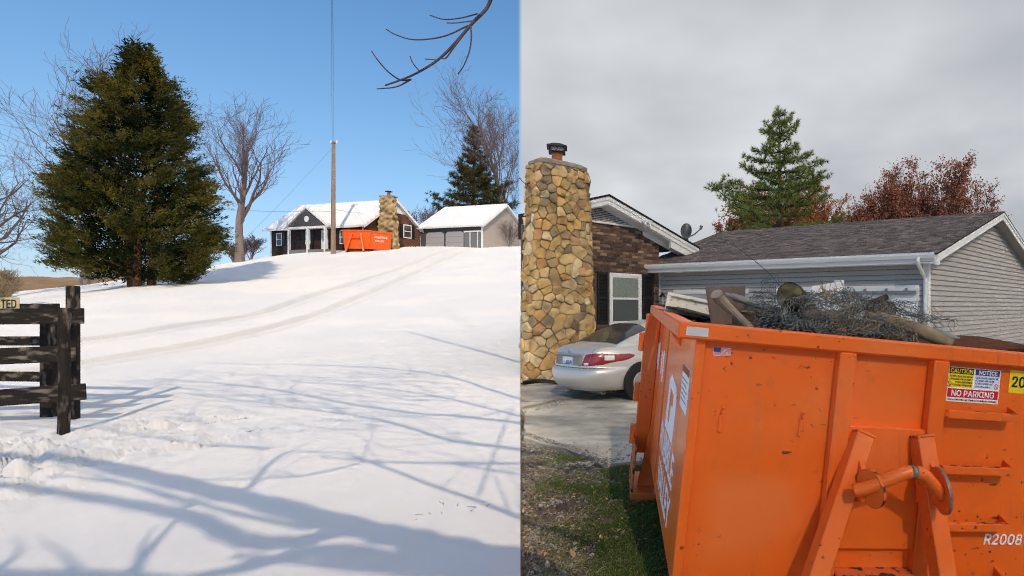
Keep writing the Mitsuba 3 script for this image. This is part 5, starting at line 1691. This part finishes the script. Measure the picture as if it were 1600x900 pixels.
def container():
    k = 'roll_off_container'
    W, L, bot = 2.475, 2.86, -1.385
    O = 'orange_paint'
    B = lambda *q, bev=.004: M().box(DC, *q, bev)
    # panels
    put(k + '__front_panel', B(.108, W - .10, .07, .085, bot, -.06, bev=0), O)
    put(k + '__side_panel', B(.107, .122, .087, L - .02, bot, -.06, bev=0), 'orange_gloss')
    put(k + '__side_panel', B(W - .122, W - .107, .087, L - .02, bot, -.06, bev=0), O)
    put(k + '__rear_panel', B(.123, W - .123, L - .02, L, bot, -.06, bev=0), O)
    put(k + '__floor', B(.108, W - .108, .087, L - .03, bot - .04, bot - .001, bev=0), O)
    put(k + '__corner_post', B(.104, .158, .040, .0695, bot, -.088), O)
    put(k + '__corner_post', B(W - .158, W - .104, .040, .0695, bot, -.088), O)
    for y in (1.62, 2.30):
        put(k + '__side_rib', B(.098, .1065, y, y + .03, bot, -.09, bev=0), 'orange_gloss')
    # rim: square tube all round
    put(k + '__rim', B(.0, W, .0, .095, -.088, 0, bev=.010), O)
    put(k + '__rim', B(.0, .095, .0955, L, -.088, 0, bev=.010), O)
    put(k + '__rim', B(W - .095, W, .0955, L, -.088, 0, bev=.010), O)
    put(k + '__rim', B(.096, W - .096, L - .095, L, -.088, 0, bev=.010), O)
    put(k + '__gusset', hull(DC.p(np.array([[x, y, z] for x, z in ((.106, -.089), (.106, -.20), (.02, -.089)) for y in (.78, .80)]))), O)
    # front ribs, plate, recess
    for x in (.90, 1.475):
        put(k + '__front_rib', B(x, x + .098, -.002, .0695, bot, -.0885, bev=.006), O)
    put(k + '__hook_plate', B(1.0, 1.4735, .016, .0695, -1.185, -.495, bev=.003), O)
    put(k + '__recess_back', B(1.0, 1.4735, .060, .0695, -1.31, -1.186, bev=0), O)
    put(k + '__shelf', B(1.0, 1.4735, -.04, .0695, bot, -1.311, bev=.004), 'rust_paint')
    # hook frame
    for nm, p0, p1, p2 in (('a', (1.07, -.02, -.53), (.80, -.21, -1.28), (.66, -.30, -1.62)), ('b', (1.43, -.02, -.525), (1.545, -.21, -1.28), (1.60, -.30, -1.62))):
        p0, p2 = np.array(p0), np.array(p2)
        ax = (p2 - p0) / np.linalg.norm(p2 - p0)
        sx = np.array([1, 0, 0.]) - ax[0] * ax
        sx /= np.linalg.norm(sx)
        sy = np.cross(ax, sx)
        ln = np.linalg.norm(p2 - p0)
        v, f = boxvf(-.052, .052, -.052, .06, 0, ln, .005)
        pts = p0 + v[:, :1] * sx + v[:, 1:2] * sy * -1 + v[:, 2:] * ax
        s = put(k + '__hook_strut', (DC.p(pts), f[:, ::-1]), O)
        v, f = boxvf(-.055, .055, -.055, .063, -.012, -.0005, .002)
        pts = p0 + v[:, :1] * sx + v[:, 1:2] * sy * -1 + v[:, 2:] * ax
        put(s + '__end_plate', (DC.p(pts), f[:, ::-1]), 'rust_paint' if nm == 'b' else O)
    bar = bend([(.955, -.225, -.775), (1.02, -.255, -.745), (1.10, -.30, -.685), (1.19, -.32, -.640), (1.28, -.31, -.648), (1.36, -.285, -.705), (1.445, -.26, -.775)], 6)
    put(k + '__hook_bar', M().tube(DC.p(bar), .034, 16), O, True)
    wr = [q for q in bar if 1.205 < q[0] < 1.245]
    put(k + '__hook_bar__wear_band', M().tube(DC.p(np.array(wr)), .0352, 16), 'worn_steel', True)
    for x, tl, rd in ((1.045, .30, .100), (1.445, -.10, .122)):
        c = np.array([x, -.235, -.755])
        ax = np.array([.93, tl, .18])
        ax /= np.linalg.norm(ax)
        v, f = tube([DC.p(*(c - ax * .009)), DC.p(*(c + ax * .009))], rd, 32)
        d = put(k + '__hook_disc', (v, f), O)
        v, f = tube([DC.p(*(c - ax * .0085)), DC.p(*(c + ax * .0085))], rd + .0015, 32, cap=False)
        put(d + '__edge', (v, f), 'worn_steel' if x > 1.2 else 'rust_paint')
        put(d + '__brace', hull(DC.p(np.array([[x + s * .012 + dx, y, z] for s in (-1, 1) for dx, y, z in ((0, -.02, -.60), (0, -.02, -.90), (-.02 if x < 1.2 else .02, -.20, -.70), (-.02 if x < 1.2 else .02, -.20, -.84))]))), O)
    # ladder rungs
    for z, x1 in ((-.385, 2.035), (-.705, 2.04), (-1.035, 2.05), (-1.36, 2.06)):
        r = put(k + '__ladder_rung', B(1.575, x1, -.035, -.025, z - .022, z + .022, bev=.002), O)
        put(r + '__top', B(1.575, x1, -.0245, .0, z + .012, z + .022, bev=.001), 'rust_paint')
        put(r + '__bracket', hull(DC.p(np.array([[x, y, zz] for x in (x1 - .003, x1 + .006) for y, zz in ((-.035, z - .02), (-.035, z + .022), (.069, z + .05), (.069, z - .0))]))), O)
    # tie hooks on the left panel
    for x in (.272, .725):
        put(k + '__tie_hook', B(x, x + .022, .057, .0695, -.575, -.475, bev=.002).tube([DC.p(x + .011, .06, -.475), DC.p(x + .011, .035, -.462), DC.p(x + .014, .03, -.44), DC.p(x + .014, .045, -.428)], .007, 6), O)
    for q in range(26):
        R = rs(900 + q)
        z = -.15 - q * .048
        put(k + '__weld', M().add(hull(DC.p(np.array([[.158 + dx * .006, .066 + dy * .004, z + dz * .024] for dx, dy, dz in R.normal(0, .5, (8, 3))])))), O) if q % 5 == 0 else None
    # rear post, latches and foot
    P = lambda *q, bev=.004: M().box(DC, *q, bev)
    rp = put(k + '__rear_post', P(-.035, .105, L - .16, L, -1.46, -.089, bev=.006), O)
    put(k + '__rear_post', P(W - .105, W + .035, L - .16, L, -1.46, -.089, bev=.006), O)
    for z in (-.30, -.80, -1.22):
        put(rp + '__hinge', P(-.085, -.036, L - .13, L - .02, z - .16, z + .02, bev=.005), O)
    put(k + '__foot', P(-.045, .20, L - .62, L + .02, -1.80, -1.70, bev=.006), O)
    put(k + '__foot', P(-.045, -.025, L - .60, L, -1.70, -1.30, bev=.004), 'rust_paint')
    put(k + '__foot', hull(DC.p(np.array([[x, y, z] for x, z in ((.02, -1.699), (.19, -1.699), (.10, -1.1)) for y in (L - .40, L - .36)]))), O)
    for x in (.72, 1.60):
        put(k + '__skid', P(x, x + .15, -.10, L, -1.72 + .13 * (x > 1), bot - .041, bev=.004), O)
    # stickers
    put(k + '__white_label', B(.042, .158, -.0035, -.0005, -.068, -.022, bev=0), 'grey_label')
    fl = put(k + '__flag_sticker', B(.205, .300, .0665, .0695, -.168, -.122, bev=0), 'sign_white')
    for j in range(7):
        z = -.166 + j * .0064
        x0 = .206 if j < 3 else .246
        v = DC.p(np.array([[x, y, z + .0025 * math.sin((x - .205) * 60) + dz] for x in np.linspace(x0, .299, 8) for y in (.065, .0664) for dz in (0, .0034)]))
        m = M()
        for s in range(7):
            m.add(hull(v[s * 4:s * 4 + 8]))
        put(fl + '__stripe', m, 'sign_red')
    put(fl + '__canton', B(.206, .245, .0645, .0664, -.1475, -.123, bev=0), 'sign_blue')
    sg = put(k + '__warning_sign', B(1.612, 1.960, .066, .0695, -.326, -.121, bev=0), 'sign_white')

    def t_(s, h, x, z, w, mtl='sign_black', y=.0640, part=sg, **kw):
        put(part + '__lettering', M().add(text_on(DC, s, h, x, z, y, w, **kw)), mtl)
    put(sg + '__panel', B(1.616, 1.778, .0655, .0659, -.242, -.126, bev=0), 'sign_yellow')
    put(sg + '__panel', B(1.616, 1.778, .0648, .0654, -.160, -.125, bev=0), 'sign_black')
    put(sg + '__panel', B(1.788, 1.955, .0655, .0659, -.242, -.126, bev=0), 'sign_pale_blue')
    put(sg + '__panel', B(1.790, 1.953, .0648, .0654, -.160, -.125, bev=0), 'sign_blue')
    put(sg + '__panel', B(1.616, 1.956, .0655, .0659, -.300, -.248, bev=0), 'sign_red')
    t_('CAUTION', .023, 1.622, -.154, .148, 'sign_yellow')
    t_('NOTICE', .023, 1.812, -.154, .122, 'sign_white')
    t_('NO PARKING', .034, 1.642, -.291, .285, 'sign_white')
    for j, s in enumerate(('DO NOT PLAY IN, ON OR', 'AROUND, OR OCCUPY', 'THIS CONTAINER', 'FOR ANY PURPOSE')):
        t_(s, .0105, (1.62, 1.628, 1.66, 1.645)[j], -.180 - j * .0172, (.152, .144, .112, .126)[j], bold=False, y=.0652)
    for j, s in enumerate(('CONTAINER MUST BE', 'PLACED ON HARD', 'LEVEL SURFACE', 'LOAD UNEVENLY')):
        t_(s, .0105 if j < 3 else .008, 1.794, -.180 - j * .0172, (.152, .130, .118, .10)[j], 'sign_blue', bold=False, y=.0652)
    t_("VIOLATORS WILL BE TOWED AT OWNER'S EXPENSE", .010, 1.622, -.318, .325, bold=False, y=.0652)
    for cx_, mt in ((1.936, 'sign_red'), (1.622, 'sign_black')):
        a = np.linspace(0, 2 * np.pi, 25)
        put(sg + '__symbol', M().tube([DC.p(cx_ + .013 * math.cos(q), .0648, -.222 + .015 * math.sin(q)) for q in a], .0017, 4).tube([DC.p(cx_ - .008, .0648, -.212), DC.p(cx_ + .008, .0648, -.232)], .0017, 4), mt)
    ys_ = put(k + '__size_sign', B(2.024, 2.30, .066, .0695, -.250, -.112, bev=0), 'sign_yellow')
    put(ys_ + '__lettering', M().add(text_on(DC, '20 YD', .062, 2.042, -.212, .065, .22)), 'sign_black')
    put(k + '__number', M().add(text_on(DC, 'R2008', .062, 1.965, -1.174, .0675, .262, slant=.12)), 'sign_white')
    # side lettering: seen from the left, reading towards the front
    SD = Fr(DC.p(.107, 0, 0), -DC.m[1], DC.m[0], DC.m[2])

    def side_text(s, h, y0, z, w):
        put(k + '__side_lettering', M().add(text_on(SD, s, h, -y0, z, -.001, w)), 'sign_white')
    side_text('RUBBLE', .19, 1.50, -1.045, 1.02)
    side_text('VALLEY', .19, 1.42, -1.30, .94)
    # emblem: a white frame with a bent bar
    o = [(-1.26, -.83), (-1.22, -.50), (-1.10, -.43), (-.74, -.47), (-.68, -.55), (-.70, -.83)]
    g = Polygon(o).difference(Polygon([(-1.13, -.76), (-1.10, -.52), (-.86, -.54), (-.85, -.62), (-.98, -.63), (-.99, -.76)]))
    import trimesh
    tm = trimesh.creation.extrude_polygon(g, .002, engine='earcut')
    vv = np.array(tm.vertices)
    put(k + '__emblem', (SD.p(np.c_[vv[:, 0], -vv[:, 2] - .0005, vv[:, 1]]), np.array(tm.faces)), 'sign_white')
    lb = put(k + '__paper_label', M().box(SD, -.49, -.16, -.003, -.0005, -.52, -.27), 'sign_white')
    put(lb + '__header', M().box(SD, -.485, -.165, -.0045, -.0032, -.315, -.275), 'flue_clay')
    for j in range(5):
        put(lb + '__text_line', M().box(SD, -.47, -.20 - .05 * (j % 2), -.0045, -.0032, -.355 - j * .03, -.347 - j * .03), 'mid_grey_metal')
    for j, (y0, z0, z1) in enumerate(((1.98, -.62, -.36), (2.15, -.58, -.38), (2.55, -.60, -.34), (2.68, -.56, -.36))):
        put(k + '__side_lettering', M().box(SD, -y0, -y0 + .09, -.002, -.0005, z0, z1), 'sign_white')
    tag(k, 'large orange open top container heaped with scrap in front of the garage', 'dumpster')


container()


# ------------------------------------------------------------------ the rubbish on top of it
def rubbish():
    R = rs(71)
    D = DC.p
    X, Y = np.meshgrid(np.linspace(.125, 2.35, 90), np.linspace(.10, 2.80, 80), indexing='xy')
    q = np.stack([X, Y, X * 0], -1)
    Z = -.075 + .15 * np.sin(np.clip((Y - .1) / 1.9, 0, 1) * np.pi / 2) * smooth01(.12, .9, X) * (1 - .75 * smooth01(1.6, 2.1, X)) + .16 * (meshkit.fbm(q * [3.5, 3.5, 0], 4, 72) - .5) + .05 * (meshkit.noise(q * [22, 22, 0], 73) - .5)
    P_ = D(np.stack([X, Y, Z], -1).reshape(-1, 3)).reshape(X.shape + (3,))
    k = put('rubbish_heap', grid_mesh(P_[..., 0], P_[..., 1], P_[..., 2]), 'rubbish_fill', True)
    tag(k, 'dark layer of mixed rubbish filling the orange container to its rim', 'rubbish', kind='stuff')

    def one(key, label, cat, mesh, mtl, smooth=False):
        tag(put(key, mesh, mtl, smooth), label, cat)
    # old white drawer front lying on its edge
    fr = Fr(D(.03, 1.45, -.005), DC.m[0] * .985 + DC.m[2] * -.10, DC.m[1] * .95 + DC.m[2] * -.2, DC.m[2] * .95 + DC.m[1] * .25 + DC.m[0] * .12)
    put('cabinet_front__board', M().box(fr, .0, .46, .0, .02, .0, .155, .004), 'dirty_white')
    put('cabinet_front__frame', M().box(fr, 0, .46, -.03, -.001, .128, .156, .004).box(fr, 0, .46, -.03, -.001, 0, .025, .004).box(fr, 0, .03, -.03, -.001, .026, .127, .003).box(fr, .43, .46, -.03, -.001, .026, .127, .003), 'dirty_white')
    tag('cabinet_front', 'dirty white framed panel leaning at the left end of the rubbish', 'panel')
    one('rotten_sheet', 'rotten thin sheet sagging over the left rim under the white panel', 'sheet', hull(D(np.array([[x, y, z] for x, y, z in ((-.02, 1.75, .03), (.10, 1.1, .025), (.44, 1.2, -.03), (.46, 1.8, -.01), (.30, 1.9, .02))] + [[x, y, z + .012] for x, y, z in ((-.02, 1.75, .03), (.10, 1.1, .025), (.44, 1.2, -.03), (.46, 1.8, -.01), (.30, 1.9, .02))]))), 'rubbish_fill')
    one('brown_board', 'upright brown plank end left of the pale post', 'board', prism([(.253, .205), (.435, .225), (.47, -.15), (.345, -.15)], DC, .90, .935), 'grey_board')
    one('brown_board_001', 'second brown plank end standing behind the first', 'board', prism([(.40, .225), (.575, .245), (.60, -.15), (.43, -.15)], DC, 1.12, 1.155), 'grey_board')
    q = [(.275, .58, .165), (.295, .60, .14), (.37, .62, .085), (.44, .62, .035), (.525, .60, -.035)]
    one('pale_post', 'pale weathered post slanting down to the right across the brown planks', 'post', M().tube(D(np.array(q)), [.040, .038, .030, .026, .026], 10), 'old_post', 40)
    one('fence_pipe', 'grey dented pipe running right behind the pale post', 'pipe', M().tube(D(np.array([(.39, .92, .17), (.52, .92, .145), (.70, .90, .105), (.90, .86, .055)])), .025, 12), 'grey_pipe', 40)
    a, b = np.array([.745, .56, .205]), np.array([1.05, 1.10, .12])
    v, f = tube(D(a + (b - a) * np.linspace(0, 1, 9)[:, None]), [.085, .088, .088, .085, .086, .085, .085, .082, .08], 22, cap=False)
    v = v + ((meshkit.noise(v * 18, 7) - .5) * .010)[:, None]
    lg = put('log', (v, f), 'log_bark', True)
    ax = (b - a) / np.linalg.norm(b - a)
    put(lg + '__cut_end', M().add(tube([D(*(a - ax * .002)), D(*(a + ax * .012))], [.080, .085], 22)), 'log_end')
    tag(lg, 'thick dark log with its cut end facing the viewer on top of the heap', 'log')
    pts = np.array([(1.33, .62, .115), (1.43, .42, .095), (1.55, .25, .055), (1.66, .14, .005)])
    v, f = tube(D(bend(pts, 5)), np.interp(np.linspace(0, 1, 16), [0, .15, 1], [.034, .046, .036])[:len(bend(pts, 5))], 16)
    v = v + ((meshkit.noise(v * 16, 9) - .5) * .016)[:, None]
    one('tan_log', 'pale tan branch piece lying by the front rim right of the wire', 'log', (v, f), 'tan_log', 50)
    fr = Fr(D(1.28, 1.7, .20), DC.m[0] * .97 + DC.m[2] * .26, DC.m[1], DC.m[2])
    one('white_box', 'broken white plastic box behind the tangled wire', 'box', M().box(fr, 0, .30, 0, .22, 0, .015).box(fr, .0, .30, 0, .015, .016, .12, .003).box(fr, .285, .30, .016, .22, .016, .13, .003), 'white_paint')
    one('brown_crate', 'dark reddish brown block at the right end of the wire tangle', 'block', prism([(1.60, .08), (1.62, .22), (1.66, .25), (1.75, .245), (1.78, .20), (1.76, .05)], DC, 1.1, 1.3), 'rust')
    one('white_stick', 'white painted stick standing beside the brown block', 'stick', M().tube(D(np.array([(1.775, 1.05, .06), (1.79, 1.06, .16), (1.80, 1.08, .25)])), [.02, .014, .012], 6), 'dirty_white')
    v = D(np.array([[x, y, z] for x, y, z in ((1.86, .5, -.035), (2.05, .35, -.02), (2.20, .42, .0), (2.47, .40, .02), (2.55, .55, .03), (2.45, 1.0, .05), (2.0, 1.0, .03))] + [[x, y, z - .06] for x, y, z in ((2.05, .36, -.02), (2.47, .42, .02), (2.45, 1.0, .05), (1.95, 1.0, .03))]))
    one('rusty_sheet', 'rusty curled metal sheet along the right part of the rim', 'metal sheet', hull(v), 'rust')
    one('grey_pipe_end', 'short grey pipe end beside the rusty sheet', 'pipe', M().tube(D(np.array([(1.97, .88, .06), (2.06, .85, .035), (2.14, .80, .005)])), .028, 12), 'grey_pipe', 40)
    m = M()
    for i in range(9):
        c = np.array([2.16 + .025 * i, .80 + R.normal(0, .04), .0 + R.normal(0, .008)])
        m.add(hull(D(c + R.normal(0, .022, (10, 3)) * [1.3, 1.2, .6])))
    one('pale_rag', 'crumpled pale rag between the pipe end and the rusty sheet', 'cloth', m, 'cloth')
    one('yellow_scrap', 'small ochre scrap between post and pipe', 'scrap', hull(D(np.array([.50, .75, .06]) + R.normal(0, .022, (9, 3)) * [1.6, 1, .5])), 'tan_log')

    one('dark_plank', 'dark broken plank lying under the log across the wire', 'board', prism([(.80, .085), (1.30, .045), (1.31, .075), (.98, .125), (.80, .115)], DC, .42, .52), 'grey_board')
    one('dark_branch', 'dark branch sticking out of the wire between white box and brown block', 'branch', M().tube(D(bend(np.array([(1.18, .75, .10), (1.38, .80, .19), (1.56, .85, .27)]), 5)), np.linspace(.034, .022, 10), 10), 'log_bark', 40)
    # chain-link wire
    def chain(key, label, fn, nu, nv, cell, r, mtl):
        m = M()
        for i in range(nu):
            pts = np.array([fn((i + .5 * ((j + i) % 2)) / nu, j / (nv - 1)) for j in range(nv)])
            m.tube(D(pts), r, 3)
        one(key, label, 'wire mesh', m, mtl)

    def nz(p, s, seed):
        return np.array([meshkit.fbm(np.array([[p[0] * s + 9 * c, p[1] * s, p[2] * s]]), 3, seed)[0] - .5 for c in range(3)])

    def f1(u, v):
        p = np.array([.42 + 1.05 * u + .25 * v, .10 + .75 * v, -.02 + .16 * v - .03 * u])
        return p + nz(p, 3.5, 81) * [.10, .10, .12]

    def f2(u, v):
        p = np.array([.78 + 1.0 * u, .25 + .95 * v, .085 + .17 * math.sin(min(1., v * 1.1) * 2.2) * (1 - .5 * abs(u - .45))])
        return p + nz(p, 5, 82) * [.26, .26, .24]

    def f3(u, v):
        p = np.array([.50 + .36 * u + .12 * v, .95 + .10 * u, .02 + .36 * v * (1 - .9 * abs(u - .33))])
        return p + nz(p, 5, 83) * [.16, .16, .10]

    def f4(u, v):
        p = np.array([.62 + .88 * u, .13 + .5 * v, .01 + .19 * v])
        return p + nz(p, 7, 84) * [.22, .22, .20]
    def f5(u, v):
        p = np.array([.44 + .50 * u + .1 * v, .18 + .7 * v, .02 + .17 * v])
        return p + nz(p, 6, 89) * [.20, .22, .16]
    chain('wire_mesh_004', 'dark crumpled netting between the pale post and the log', f5, 18, 30, .05, .0028, 'wire_dark')
    chain('wire_mesh', 'flattened chain link fencing draped towards the front rim', f1, 26, 34, .05, .0028, 'wire_metal')
    chain('wire_mesh_001', 'crumpled heap of chain link fencing right of the log', f2, 34, 48, .05, .0028, 'wire_metal')
    chain('wire_mesh_002', 'thin green grey wire netting standing up behind the planks', f3, 20, 30, .05, .0024, 'wire_dark')
    chain('wire_mesh_003', 'dense grey tangle of chain link at the front rim', f4, 40, 44, .05, .0028, 'wire_metal')
    one('loose_wire', 'single long wire arching above the netting', 'wire', M().tube(D(bend(np.array([(.86, .95, .20), (.72, .95, .33), (.56, .95, .44), (.40, .95, .53)]), 6)), .0026, 4), 'wire_dark')

    def stalks(n, box_, L, wob, r, seed, up_=.3):
        R = rs(seed)
        m = M()
        for i in range(n):
            p = np.array([R.uniform(*box_[0]), R.uniform(*box_[1]), R.uniform(*box_[2])])
            d = R.normal(0, 1, 3) * [1, .8, .7] + [0, 0, up_]
            d /= np.linalg.norm(d)
            l = R.uniform(.4, 1) * L
            pts = [p]
            for s in range(5):
                d = d + R.normal(0, wob, 3)
                d /= np.linalg.norm(d)
                pts.append(pts[-1] + d * l / 5)
            m.tube(D(np.array(pts)), np.linspace(r, r * .5, 6), 4)
        return m
    for key, label, mesh, mtl in (('dry_vine', 'pale dry vine tangle hanging over the log', stalks(70, ((.95, 1.22), (.5, .9), (.05, .24)), .24, .45, .0032, 85), 'tan_stalk'),
                                  ('dry_vine_001', 'straw coloured stalks trailing over the wire to the front rim', stalks(90, ((.95, 1.5), (.12, .7), (.0, .12)), .26, .4, .0026, 86, 0.), 'tan_stalk'),
                                  ('dry_vine_002', 'dark twiggy brush behind the crumpled wire', stalks(110, ((1.2, 1.7), (.8, 1.3), (.08, .24)), .16, .5, .0026, 87), 'wire_dark'),
                                  ('dry_bush', 'dry twiggy weed sticking up before the downspout', stalks(110, ((1.66, 1.98), (.7, 1.0), (.03, .20)), .15, .5, .0018, 88, .4), 'tan_stalk')):
        tag(put(key, mesh, mtl), label, 'dry plant')

rubbish()
